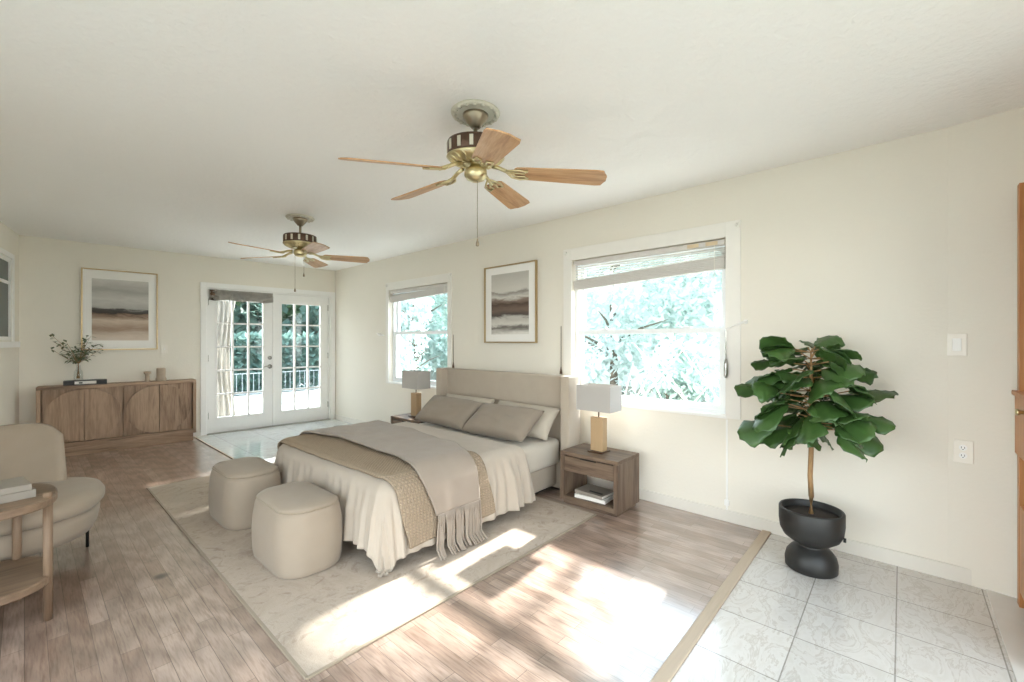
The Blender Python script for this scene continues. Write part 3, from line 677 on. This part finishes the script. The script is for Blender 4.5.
# ---------------------------------------------------------------- nightstands
def nightstand(label, x, y, wy=.50):
    t = thing('nightstand', label, 'nightstand', (x, y, 0), 0, 'weathered oak nightstands beside the bed'); dx = .175; hy = wy / 2
    bm = bmesh.new(); box(bm, -dx, dx, -hy, hy, .385, .415, bev=.003); new_obj('top', bm, M['ns_wood_y'], t)
    for a in (-hy, hy - .035): new_obj('side_panel', bbox(-dx, dx, a, a + .035, .03, .3855, .002), M['ns_wood_z'], t)
    new_obj('shelf', bbox(-dx, dx, -hy + .034, hy - .034, .03, .065, .002), M['ns_wood_y'], t)
    new_obj('plinth', bbox(-dx + .02, dx - .02, -hy + .02, hy - .02, 0, .03), M['ns_wood_y'], t)
    bm = bbox(-dx + .004, -dx + .024, -hy + .037, hy - .037, .262, .378, .002); d = new_obj('drawer', bm, M['ns_wood_y'], t)
    bm = bbox(-dx + .024, dx - .01, -hy + .037, hy - .037, .262, .375); new_obj('drawer_box', bm, M['ns_wood_y'], d)
    bm = bmesh.new(); box(bm, -dx + .0, -dx + .012, -.07, .07, .372, .386, bev=.003); new_obj('finger_pull', bm, M['black'], d)
    return t
nightstand('weathered oak nightstand right of the bed holding magazines', 3.05, 1.795, .51); nightstand('weathered oak nightstand left of the bed under the small window', 3.05, 4.19, .60)
def lamp(label, x, y, z):
    t = thing('table_lamp', label, 'lamp', (x, y, z), 0, 'block lamps on the nightstands')
    new_obj('base_plate', bbox(-.065, .065, -.065, .065, 0, .010, .002), M['bronze'], t)
    new_obj('block', bbox(-.035, .035, -.055, .055, .010, .275, .003), M['lamp_wood'], t)
    bm = bmesh.new(); tube(bm, [(0, 0, .27), (0, 0, .36)], .006, 10); new_obj('stem', bm, M['bronze'], t, True)
    bm = bmesh.new(); a = [(-.09, -.165), (.09, -.165), (.09, .165), (-.09, .165)]
    
    for q in ((-.09, -.086, -.152, .152), (.086, .09, -.152, .152), (-.086, .086, -.152, -.148), (-.086, .086, .148, .152)): box(bm, q[0], q[1], q[2], q[3], .33, .53)
    sh = new_obj('lamp_shade', bm, M['shade'], t)
    bm = bmesh.new(); box(bm, -.088, .088, -.003, .003, .35, .354); box(bm, -.003, .003, -.149, .149, .35, .354); new_obj('spider', bm, M['bronze'], sh)
    bm = bmesh.new(); lathe(bm, [(0, .355), (.015, .36), (.028, .39), (.03, .42), (.02, .45), (0, .458)], 16); new_obj('bulb', bm, M['ceramic'], t, True)
lamp('square shaded lamp on a wooden block base on the right nightstand', 3.05, 1.80, .4155); lamp('square shaded lamp on a wooden block base on the left nightstand', 3.05, 4.23, .4155)
def book(name, label, cat, mat, x, y, z, lx, ly, h, rz=0, group=None, spine='-x'):
    t = thing(name, label, cat, (x, y, z), rz, group)
    bm = bmesh.new(); box(bm, -lx / 2, lx / 2, -ly / 2, ly / 2, 0, .003); box(bm, -lx / 2, lx / 2, -ly / 2, ly / 2, h - .003, h); box(bm, -lx / 2, -lx / 2 + .003, -ly / 2, ly / 2, .002, h - .002)
    new_obj('cover', bm, mat, t); new_obj('pages', bbox(-lx / 2 + .003, lx / 2 - .004, -ly / 2 + .004, ly / 2 - .004, .003, h - .003), M['cutpaper'], t); return t
book('magazine', 'thick pale magazine lying on the shelf of the right nightstand', 'magazine', M['cutpaper'], 3.0, 1.80, .0655, .20, .26, .028, R(4))
b = book('magazine', 'grey covered magazine on top of the pale one in the right nightstand', 'magazine', M['bookgrey'], 3.0, 1.805, .094, .19, .25, .026, R(-3))
new_obj('cover_title', bbox(-.06, -.03, -.10, .02, .0262, .0266), M['bookblack'], b)

# ---------------------------------------------------------------- sideboard
sb = thing('sideboard', 'washed walnut sideboard with raised half-circle doors against the far wall', 'sideboard', (.79, 6.93, 0), math.atan2(-.075, 1))
hw, dp, ht = .71, .24, .79    # local x -hw..hw, front at y=0, back at y=dp
new_obj('top', bbox(-hw, hw, 0, dp, ht - .035, ht, .003), M['oak_sb_h'], sb)
for a in (-hw, hw - .035): new_obj('side_panel', bbox(a, a + .035, 0, dp, .10, ht - .034, .002), M['oak_sb'], sb)
new_obj('bottom_rail', bbox(-hw, hw, 0, dp, .10, .15, .002), M['oak_sb_h'], sb); new_obj('plinth', bbox(-hw + .05, hw - .03, .02, dp, 0, .10), M['oak_sb_h'], sb)
new_obj('back_panel', bbox(-hw + .03, hw - .03, dp - .02, dp, .12, ht - .03), M['oak_sb'], sb)
xs = [-hw + .037, -.335, 0.0, .335, hw - .037]; z0, z1 = .152, ht - .037
for k in range(4):
    a, b_ = xs[k] + .003, xs[k + 1] - .003; d = new_obj('door', bbox(a, b_, .052, .072, z0, z1, .001), M['oak_sb'], sb)
    cx = xs[1] if k < 2 else xs[3]; cz = (z0 + z1) / 2; rr = (z1 - z0) / 2 - .004
    rx = .312; out = []
    sg = -1 if k % 2 == 0 else 1
    for q in range(41): a2 = -PI / 2 + PI * q / 40; out.append((cx + sg * (.003 + rx * math.cos(a2)), cz + rr * math.sin(a2)))
    bm = bmesh.new(); prism(bm, out, .004, .036); prism(bm, [(cx + sg * .003 + (p_[0] - cx) * .92, cz + (p_[1] - cz) * .94) for p_ in out], .0355, .053); new_obj('half_disc', bm, M['oak_sb'], d)
zt = ht + .0005
def onsb(lx, ly):      # point on the sideboard top in world space
    a = math.atan2(-.075, 1); return .79 + lx * math.cos(a) - ly * math.sin(a), 6.93 + lx * math.sin(a) + ly * math.cos(a)
x, y = onsb(-.325, .12)
bk = book('book', 'black book with a white label lying flat on the sideboard under the glass vase', 'book', M['bookblack'], x, y, zt, .17, .36, .05, R(86))
new_obj('label', bbox(-.0865, -.0852, -.09, .09, .012, .044), M['cutpaper'], bk)['label'] = 'white spine label'
new_obj('spine_print', bbox(-.0871, -.0866, .025, .055, .018, .034), M['bookblack'], bk)
x, y = onsb(-.385, .12); vz = zt + .0505
vs = thing('glass_vase', 'clear glass bottle vase standing on the black book on the sideboard', 'vase', (x, y, vz)); bm = bmesh.new()
lathe(bm, [(0, .002), (.036, .002), (.04, .01), (.04, .07), (.036, .10), (.022, .13), (.018, .16), (.022, .172), (.019, .172), (.015, .16), (.019, .13), (.032, .10), (.036, .07), (.036, .012), (0, .010)], 28); new_obj('glass', bm, M['vase_glass'], vs, True)
ob = thing('olive_branches', 'sprigs of grey-green olive leaves standing in the glass vase', 'branches', (x, y, vz + .011)); ob.scale = (1.55, .85, 1.22); rnd = random.Random(11)
bs = bmesh.new(); bl = bmesh.new()
for k in range(15):
    a = rnd.uniform(0, 2 * PI); sp = rnd.uniform(.05, .23); hh_ = rnd.uniform(.26, .50) - sp * .35; r0 = rnd.uniform(0, .012)
    P = [Vector((math.cos(a) * r0, math.sin(a) * r0, .01)), Vector((0, 0, .15)), Vector((math.cos(a) * sp * .35, math.sin(a) * sp * .35 * .5, hh_ * .65)), Vector((math.cos(a) * sp, math.sin(a) * sp * .5, hh_))]
    tube(bs, P, [.0022, .002, .0016, .0008], 5)
    for j in range(15):
        f = rnd.uniform(.05, 1); p = P[2].lerp(P[3], f) if f > .0 else P[1].lerp(P[2], f + 1); 
        if j % 3 == 0: p = P[1].lerp(P[2], rnd.uniform(.55, 1))
        s = rnd.uniform(.028, .05); m = Matrix.Translation(p) @ Matrix.Rotation(rnd.uniform(0, 6.3), 4, 'Z') @ Matrix.Rotation(rnd.uniform(-.9, .9), 4, 'X')
        q = [m @ Vector(c) for c in ((0, 0, 0), (s * .22, s * .45, .003), (0, s, 0), (-s * .22, s * .45, .003))]; bl.faces.new([bl.verts.new(c) for c in q])
new_obj('stems', bs, M['trunk'], ob, True); new_obj('leaves', bl, M['olive'], ob)
x, y = onsb(.225, .10); t = thing('candle_holder', 'small pedestal stone candle holder on the sideboard', 'candle holder', (x, y, zt)); bm = bmesh.new()
lathe(bm, [(0, 0), (.03, 0), (.03, .012), (.023, .02), (.022, .085), (.036, .10), (.038, .122), (.033, .122), (.03, .108), (0, .104)], 28); new_obj('pedestal', bm, M['stone'], t, True)
x, y = onsb(.36, .11); t = thing('stone_vase', 'wider cylindrical stone vase beside the small candle holder', 'vase', (x, y, zt)); bm = bmesh.new()
lathe(bm, [(0, 0), (.052, 0), (.055, .006), (.055, .03), (.047, .045), (.047, .155), (.043, .16), (.039, .155), (.039, .05), (0, .045)], 30); new_obj('cylinder_body', bm, M['stone'], t, True)

# ---------------------------------------------------------------- pictures
def picture(side, label, t, z, w, h, art, mw, mh, fw=.013):
    r = wroot(side, 'framed_picture', t, z, -.004); tag(r, label, 'picture'); s = OUT[side]
    def yy(a, b): return sorted((-s * a, -s * b))
    bm = bmesh.new()
    for q in ((-w / 2, -w / 2 + fw, -h / 2, h / 2), (w / 2 - fw, w / 2, -h / 2, h / 2), (-w / 2 + fw, w / 2 - fw, -h / 2, -h / 2 + fw), (-w / 2 + fw, w / 2 - fw, h / 2 - fw, h / 2)):
        a, b = yy(0, .03); box(bm, q[0], q[1], a, b, q[2], q[3], bev=.002)
    new_obj('frame', bm, M['gold'], r)
    a, b = yy(.004, .014); mb = new_obj('mat_board', bbox(-w / 2 + fw - .002, w / 2 - fw + .002, a, b, -h / 2 + fw - .002, h / 2 - fw + .002), M['mat_board'], r)
    a, b = yy(.013, .0155); new_obj('painting', bbox(-mw / 2, mw / 2, a, b, -mh / 2, mh / 2), art, mb)
picture('far', 'large square gold-framed watercolour of dark dunes above the sideboard', .795, 1.672, .70, .97, M['art1'], .52, .74)
picture('right', 'tall gold-framed watercolour of a brown shoreline above the bed', 3.052, 1.685, .735, .82, M['art2'], .53, .64)

# ---------------------------------------------------------------- ceiling fans
def fan(label, x, y, Rb, zb, phi, tilt, chains, mz, droop=0):
    t = thing('ceiling_fan', label, 'fan', (x, y, H), 0, 'five-blade ceiling fans'); zz = zb - H; mz = mz - H
    bm = bmesh.new(); prof = [(0, 0), (.118, 0), (.125, -.006), (.12, -.016), (.108, -.02), (.098, -.014), (.085, -.017), (0, -.017)]; lathe(bm, prof, 48)
    for k in range(16):
        a = 2 * PI * k / 16; bm2 = Matrix.Translation((.108 * math.cos(a), .108 * math.sin(a), -.016)); lathe(bm, [(0, .006), (.012, 0), (.010, -.006), (0, -.009)], 8, bm2)
    new_obj('ceiling_medallion', bm, M['cream_pl'], t, True)
    bm = bmesh.new(); lathe(bm, [(0, -.015), (.066, -.015), (.064, -.03), (.045, -.055), (.028, -.075), (.022, -.082), (0, -.082)], 36); new_obj('canopy', bm, M['pewter'], t, True)
    bm = bmesh.new(); tube(bm, [(0, 0, -.078), (0, 0, mz + .005)], .011, 12); new_obj('downrod', bm, M['pewter'], t, True)
    T = Matrix.Translation((0, 0, mz)) @ tilt
    bm = bmesh.new(); lathe(bm, [(0, .012), (.05, .010), (.11, 0), (.138, -.006), (.143, -.014), (.143, -.075), (.138, -.082), (.0, -.082)], 48, T); mo = new_obj('motor_housing', bm, M['bronze'], t, True)
    for k in range(14):
        a = 2 * PI * k / 14; new_obj('band_inlay', bbox(-.009, .009, .1425, .1455, -.068, -.02, 0, T @ Matrix.Rotation(a, 4, 'Z')), M['cream_pl'], mo)['label'] = 'cream vertical inlay'
    bm = bmesh.new(); lathe(bm, [(0, -.08), (.146, -.08), (.148, -.086), (.13, -.10), (.095, -.115), (.06, -.12), (0, -.12)], 48, T)
    for k in range(20):
        a = 2 * PI * k / 20; p = [T @ Vector((rr_ * math.cos(a + o_), rr_ * math.sin(a + o_), z_)) for rr_, o_, z_ in ((.143, 0, -.084), (.125, .10, -.104), (.095, 0, -.118), (.065, .1, -.123))]; tube(bm, p, .005, 6)
    new_obj('filigree_skirt', bm, M['brass'], t, True)
    kz = zz - .0; dz = zz - (mz - .12)
    bm = bmesh.new(); lathe(bm, [(0, -.118), (.03, -.118), (.03, -.135), (.05, -.14), (.058, -.15), (.058, -.175), (.045, -.195), (.02, -.205), (0, -.207)], 32, T); sw = new_obj('switch_housing', bm, M['brass'], t, True)
    # blades
    bme = None
    for k in range(5):
        if bme is None:
            w0, w1 = .056, .072; xs_ = [(.20, w0 * .7), (.215, w0 * .95), (.24, w0), (Rb - .05, w1), (Rb - .02, w1 * .93), (Rb - .012, w1 * .62), (Rb, w1 * .3)]
            ol = [(a, b) for a, b in xs_] + [(a, -b) for a, b in reversed(xs_)]
            bm = bmesh.new(); loft(bm, [[(a, b, -.003) for a, b in ol], [(a, b, .003) for a, b in ol]]); bl_ = new_obj('blade', bm, M['blade'], t); bme = bl_.data
            bm = bmesh.new(); tube(bm, [(.085, 0, .030), (.12, 0, .022), (.16, 0, .006), (.20, 0, -.006)], [.012, .010, .010, .009], 8)
            for sg in (-1, 1):
                tube(bm, [(.15, 0, .008), (.185, sg * .032, -.006), (.225, sg * .044, -.008), (.262, sg * .036, -.008)], .0055, 6); tube(bm, [(.17, 0, .0), (.21, sg * .018, -.008), (.25, sg * .012, -.008), (.262, sg * .036, -.008)], .005, 6)
                lathe(bm, [(0, -.014), (.007, -.012), (.008, -.004), (0, -.003)], 8, Matrix.Translation((.262, sg * .036, 0)))
            ir = new_obj('blade_iron', bm, M['brass'], bl_, True); irm = ir.data; b0 = bl_
        else:
            bl_ = b0.copy(); C.objects.link(bl_); i2 = ir.copy(); C.objects.link(i2); i2.parent = bl_
        bl_.matrix_local = Matrix.Translation((0, 0, zz)) @ tilt @ Matrix.Rotation(phi + k * R(72), 4, 'Z') @ Matrix.Rotation(R(droop), 4, 'Y') @ Matrix.Rotation(R(-13), 4, 'X')
    for dx_, dy_, zend in chains:
        bm = bmesh.new(); tube(bm, [(dx_, dy_, mz - .19), (dx_, dy_, zend - H)], .0016, 6); c = new_obj('pull_chain', bm, M['pewter'], t)
        bm = bmesh.new(); lathe(bm, [(0, .022), (.003, .02), (.004, .012), (.008, .002), (.0095, -.008), (.008, -.016), (0, -.019)], 12, Matrix.Translation((dx_, dy_, zend - H))); new_obj('pull_knob', bm, M['pewter'], c, True)
g = Vector((.068, .063, 0)); tl = Vector((-.068, -.063, 1)).normalized(); q = Vector((0, 0, 1)).rotation_difference(tl).to_matrix().to_4x4()
fan('nearer ceiling fan with golden oak blades hanging in the middle of the ceiling', 1.53, 1.617, .66, 2.160, R(-52.1), q, [(.008, -.006, 1.795)], 2.315, 4.2)
fan('further ceiling fan near the french doors with oak blades', 1.73, 4.22, .623, 2.10, R(-24.6), Matrix.Identity(4), [(-.035, .03, 1.775), (.03, -.01, 1.92)], 2.29)

# ---------------------------------------------------------------- fiddle leaf plant in a black pot
px, py = 2.99, .386
pot = thing('plant_pot', 'black hourglass pedestal pot standing on the marble tiles', 'pot', (px, py, 0)); bm = bmesh.new()
lathe(bm, [(0, 0), (.118, 0), (.126, .008), (.128, .05), (.120, .085), (.10, .112), (.072, .130), (.066, .138), (.072, .146), (.10, .158), (.135, .185), (.152, .22), (.158, .27), (.158, .335), (.155, .342), (.146, .342), (.143, .335), (.143, .30), (0, .30)], 56)
new_obj('vessel', bm, M['pot'], pot, True)
bm = bmesh.new(); tube(bm, [(-.153 * math.sin(.2) - .0, -.150, .215), (-.03, -.162, .215)], .012, 12); new_obj('drain_plug', bm, M['pot'], pot, True)
bm = bmesh.new(); lathe(bm, [(0, .312), (.08, .311), (.142, .306), (.142, .30), (0, .30)], 40); new_obj('soil', bm, M['soil'], pot, True)
pl = thing('fiddle_leaf_plant', 'bushy green fiddle-leaf fig on a bare trunk growing from the black pot', 'plant', (px, py, .31)); bm = bmesh.new()
tube(bm, [(0, 0, -.005), (.008, 0, .1), (-.004, .004, .22), (.006, 0, .36), (0, 0, .55), (.004, 0, .78), (0, 0, .93)], [.015, .014, .013, .013, .010, .008, .004], 10)
rnd = random.Random(24); fol = bmesh.new()
def fig_leaf(bm, base, az, el, ln, wd, roll, droop):
    d = Vector((math.cos(az) * math.cos(el), math.sin(az) * math.cos(el), math.sin(el))); side = Vector((-math.sin(az), math.cos(az), 0)); nr = d.cross(side) * -1
    side = (side * math.cos(roll) + nr * math.sin(roll)); nr = d.cross(side) * -1
    g = []; n_ = 10
    for i in range(n_ + 1):
        t = i / n_; c = base + d * (ln * t) + Vector((0, 0, -droop * ln * t * t))
        w = wd * (.08 + .80 * math.sin(PI * min(1, t) ** 1.5) ** .7 + .08 * math.sin(t * 11)) if t < .985 else wd * .22
        row = []
        for j in range(-4, 5):
            s = j / 4; wav = .05 * wd * math.sin(t * 22 + j) * abs(s); row.append(bm.verts.new(c + side * (w * s * .5 * 1.25) + nr * (abs(s) ** 1.3 * w * .22 + wav + .010 * wd * math.cos(t * 44) * abs(s))))
        g.append(row)
    for i in range(n_):
        for j in range(8): bm.faces.new((g[i][j], g[i][j + 1], g[i + 1][j + 1], g[i + 1][j]))
    return
k = 0
for lvl in range(13):
    z = .50 + .44 * lvl / 12; cnt = 7
    for c_ in range(cnt):
        az = k * 2.399 + rnd.uniform(-.5, .5); f = lvl / 12
        el = R(-18 + 34 * f + rnd.uniform(-26, 20)); ln = rnd.uniform(.15, .22); off = rnd.uniform(.02, .23) * (1 - .75 * max(0, f - .35))
        if math.cos(az) > .2: off *= .45; ln *= .85
        bs_ = Vector((math.cos(az) * off, math.sin(az) * off, z + rnd.uniform(-.02, .02)))
        tube(bm, [(0, 0, z - .02), tuple(bs_)], .003, 5)
        fig_leaf(fol, bs_, az, el, ln, rnd.uniform(.12, .165), rnd.uniform(-.8, .8), rnd.uniform(.1, .4)); k += 1
# long leaf reaching to the right
fig_leaf(fol, Vector((.12, -.16, .70)), math.atan2(-.745, .667), R(4), .27, .14, .5, .15); tube(bm, [(0, 0, .66), (.12, -.16, .70)], .003, 5)
new_obj('trunk', bm, M['trunk'], pl, True)
fo = new_obj('foliage', fol, M['leaf'], pl, True); md = fo.modifiers.new('thickness', 'SOLIDIFY'); md.thickness = .0015

# ---------------------------------------------------------------- armchair
ch = thing('armchair', 'cream upholstered lounge chair with thin black legs behind the side table', 'chair', (-.10, 3.74, 0), R(-8))
def ell(rx, ry, z, p=2.4, n=56, cx=0, cy=0):
    out = []
    for k in range(n):
        a = 2 * PI * k / n; c, s = math.cos(a), math.sin(a); out.append((cx + rx * abs(c) ** (2 / p) * (1 if c > 0 else -1), cy + ry * abs(s) ** (2 / p) * (1 if s > 0 else -1), z))
    return out
bm = bmesh.new(); loft(bm, [ell(.34, .33, .165), ell(.385, .365, .18), ell(.405, .385, .22), ell(.415, .395, .28), ell(.405, .385, .315), ell(.38, .36, .32)]); new_obj('seat_base', bm, M['cream_fab'], ch, True)
bm = bmesh.new(); loft(bm, [ell(.38, .36, .315), ell(.42, .40, .325), ell(.437, .417, .35), ell(.437, .417, .375), ell(.42, .40, .405), ell(.37, .35, .422), ell(.25, .23, .432)]); new_obj('seat_cushion', bm, M['cream_fab'], ch, True)
bm = bmesh.new(); rings = []
for k in range(13):         # backrest: curved slab at +y, leaning back
    f = k / 12; z = .34 + .43 * f; hwid = .265 - .045 * f; lean = .25 + .17 * f; ring = []
    if k == 12: hwid -= .03
    th_ = .055 - .012 * f - (.02 if k == 12 else 0)
    for i in range(21): a = -1 + 2 * i / 20; ring.append((a * hwid, lean - .10 * a * a - th_ * (1 - abs(a) ** 6) ** .5, z + (.0 if k < 11 else -.035 * abs(a) ** 5)))
    for i in range(20, -1, -1): a = -1 + 2 * i / 20; ring.append((a * hwid, lean - .10 * a * a + .001 + th_ * (1 - abs(a) ** 6) ** .5, z + (.0 if k < 11 else -.035 * abs(a) ** 5)))
    rings.append(ring)
loft(bm, rings); o = new_obj('backrest', bm, M['cream_fab'], ch, True)
for a in (22, 112, 202, 292):
    a = R(a); x, y = .385 * math.cos(a), .36 * math.sin(a); bm = bmesh.new(); tube(bm, [(x * .98, y * .98, 0), (x * .98, y * .98, .19)], .0085, 10); new_obj('leg', bm, M['black'], ch, True)
# ---------------------------------------------------------------- side table
st = thing('side_table', 'round ash side table with a lower shelf and round posts beside the armchair', 'table', (-.142, 3.078, 0))
for nm, z, rr_ in (('tabletop', .535, .25), ('shelf', .17, .24)):
    bm = bmesh.new(); loft(bm, [ell(rr_ - .006, rr_ - .006, z, 2.6), ell(rr_, rr_, z + .006, 2.6), ell(rr_, rr_, z + .032, 2.6), ell(rr_ - .006, rr_ - .006, z + .038, 2.6)]); o = new_obj(nm, bm, M['table_wood'], st)
for a in (-28.5, 61.5, 151.5, 241.5):
    a = R(a); x, y = .245 * math.cos(a), .245 * math.sin(a); bm = bmesh.new(); tube(bm, [(x, y, 0), (x, y, .590)], .017, 20); o = new_obj('leg', bm, M['table_leg'], st)
    for p in o.data.polygons: p.use_smooth = len(p.vertices) == 4
book('book', 'pale hardback book at the bottom of the stack on the side table', 'book', M['bookgrey'], -.115, 3.07, .5735, .21, .27, .036, R(100))
book('book', 'grey covered book on top of the stack on the side table', 'book', M['bookgrey'], -.12, 3.075, .610, .20, .26, .026, R(98))
kn_ = thing('knot_ornament', 'white ceramic knot ornament on the books on the side table', 'ornament', (-.15, 3.08, .6365)); bm = bmesh.new()
P = []
for k in range(49):
    a = 2 * PI * k / 48; P.append(((math.sin(a) + 2 * math.sin(2 * a)) * .017, (math.cos(a) - 2 * math.cos(2 * a)) * .017, .024 - math.sin(3 * a) * .012))
tube(bm, P, .012, 12, False); new_obj('knot', bm, M['ceramic'], kn_, True)

# ---------------------------------------------------------------- honey oak cabinet at the right edge
cb = thing('shelf_cabinet', 'tall honey oak shelf cabinet with drawers at the right edge of the room', 'cabinet', (2.90, -.66, 0)); cw = .36
for a in (-cw, cw - .022): new_obj('side_panel', bbox(a, a + .022, -.17, .22, 0, 2.06, .001), M['cab_wood'], cb)
for z in (.05, .52, .72, 1.42, 1.74, 2.035): new_obj('shelf', bbox(-cw + .022, cw - .022, -.16, .215, z, z + .022), M['cab_wood'], cb)
new_obj('back_panel', bbox(-cw + .02, cw - .02, -.17, -.158, .02, 2.05), M['cab_dark'], cb); new_obj('face_frame', bbox(cw - .05, cw, .218, .236, 0, 2.06, .001), M['cab_wood'], cb)
d = new_obj('drawer', bbox(-cw + .01, cw - .004, .215, .245, .745, 1.03, .003), M['cab_wood'], cb)
bm = bmesh.new(); lathe(bm, [(0, .0), (.009, 0), (.008, .012), (.016, .02), (.014, .028), (0, .03)], 16, Matrix.Translation((.12, .245, .97)) @ Matrix.Rotation(R(-90), 4, 'X')); new_obj('knob', bm, M['brass'], d, True)
new_obj('counter', bbox(-cw, cw + .003, -.16, .255, 1.03, 1.052, .003), M['cab_wood'], cb)
new_obj('door', bbox(-cw + .01, cw - .052, .215, .235, .08, .50, .003), M['cab_wood'], cb)

# ---------------------------------------------------------------- small wall fittings
def onwall(side, name, label, cat, t, z): r = wroot(side, name, t, z); tag(r, label, cat); return r
s_ = wb
def plate(name, label, cat, yw, z, kind):
    r = thing(name, label, cat, (3.356 - .17 * (-.18 - yw) if yw < -.18 else 3.353, yw, z), math.atan2(-1, -.17) if yw < -.18 else R(-90))
    new_obj('cover_plate', bbox(-.038, .038, -.008, -.0005, -.06, .06, .002), M['plastic'], r)
    if kind == 's': new_obj('rocker', bbox(-.017, .017, -.013, -.007, -.034, .034, .002), M['white'], r)
    else:
        for zz in (-.021, .021):
            bm = bmesh.new(); lathe(bm, [(0, .0), (.016, 0), (.016, .003), (0, .003)], 20, Matrix.Translation((0, -.008, zz)) @ Matrix.Rotation(R(90), 4, 'X')); so = new_obj('socket', bm, M['white'], r)
            bm = bmesh.new(); box(bm, -.007, -.005, -.0118, -.011, zz - .004, zz + .006); box(bm, .005, .007, -.0118, -.011, zz - .004, zz + .006); box(bm, -.002, .002, -.0118, -.011, zz - .011, zz - .007); new_obj('slots', bm, M['black'], so)
    return r
plate('light_switch', 'ivory rocker light switch on the wall right of the plant', 'switch', -.222, 1.275, 's')
plate('wall_outlet', 'ivory double power outlet on the wall right of the plant', 'outlet', -.245, .705, 'o')
r = onwall('far', 'light_switch', 'small white switch plate beside the dune watercolour', 'switch', 1.215, 1.19); new_obj('cover_plate', bbox(-.035, .035, -.008, 0, -.055, .055, .002), M['plastic'], r); new_obj('toggle', bbox(-.005, .005, -.016, -.007, -.012, .012, .001), M['white'], r)
# cord cover and clip below the near window
r = onwall('right', 'cord_cover', 'thin white cord cover running from the near window to the baseboard', 'cord cover', .937, .085); new_obj('channel', bbox(-.006, .006, 0, .009, 0, .645, .001), M['white'], r); new_obj('clip', bbox(-.016, .016, 0, .016, .03, .07, .003), M['white'], r)
# blind holder arm with hanging cord weight
r = onwall('right', 'cord_holder', 'white arm with a hanging grey cord weight at the right of the near window', 'cord holder', .815, 1.43)
bm = bmesh.new(); lathe(bm, [(0, 0), (.016, 0), (.014, .01), (0, .012)], 16, Matrix.Rotation(R(-90), 4, 'X')); tube(bm, [(0, .02, 0), (.05, .03, -.02), (.12, .035, -.05)], [.008, .007, .006], 8); new_obj('arm', bm, M['white'], r, True)
bm = bmesh.new(); tube(bm, [(.12, .035, -.05), (.12, .033, -.28)], .0035, 6); c = new_obj('cord', bm, M['chrome'], r); bm = bmesh.new(); tube(bm, [(.12, .033, -.26), (.12, .033, -.30), (.12, .033, -.38), (.12, .033, -.40)], [.009, .015, .015, .008], 10); new_obj('weight', bm, M['chrome'], c, True)
# brass blind wands hanging against the wall
for t_, za, zb_, lb in ((2.395, 1.435, .985, 'thin brass wand with a tassel end above the right end of the headboard'), (3.967, 1.37, .975, 'thin brass wand with a tassel end above the left end of the headboard')):
    r = onwall('right', 'blind_wand', lb, 'wand', t_, zb_); bm = bmesh.new(); tube(bm, [(0, .012, .03), (0, .012, za - zb_)], .003, 6); new_obj('rod', bm, M['bronze'], r)
    bm = bmesh.new(); tube(bm, [(0, .014, 0), (0, .014, .02), (0, .013, .05), (0, .012, .07)], [.014, .012, .006, .004], 10); new_obj('tassel', bm, M['bronze'], r, True)
# holdback hook and casing bolts
r = onwall('right', 'curtain_hook', 'white curtain hook on the wall left of the small window', 'hook', 5.60, 1.40); bm = bmesh.new(); tube(bm, [(0, 0, 0), (0, .05, 0), (-.05, .06, -.02), (-.16, .045, -.025)], [.018, .012, .008, .007], 8); new_obj('hook_arm', bm, M['white'], r, True)
for t_, z_, lb in ((2.345, 2.115, 'small rod socket at the upper left corner of the near window casing'), (.865, 2.115, 'small rod socket at the upper right corner of the near window casing'), (5.42, 2.075, 'small rod socket at the upper left corner of the small window casing'), (4.03, 2.095, 'small rod socket at the upper right corner of the small window casing')):
    r = onwall('right', 'rod_socket', lb, 'rod socket', t_, z_); bm = bmesh.new(); lathe(bm, [(0, .012), (.016, .012), (.016, .026), (.009, .026), (.009, .018), (0, .018)], 16, Matrix.Rotation(R(-90), 4, 'X')); new_obj('cup', bm, M['casing'], r, True)
# small magnet on the wall and scuff
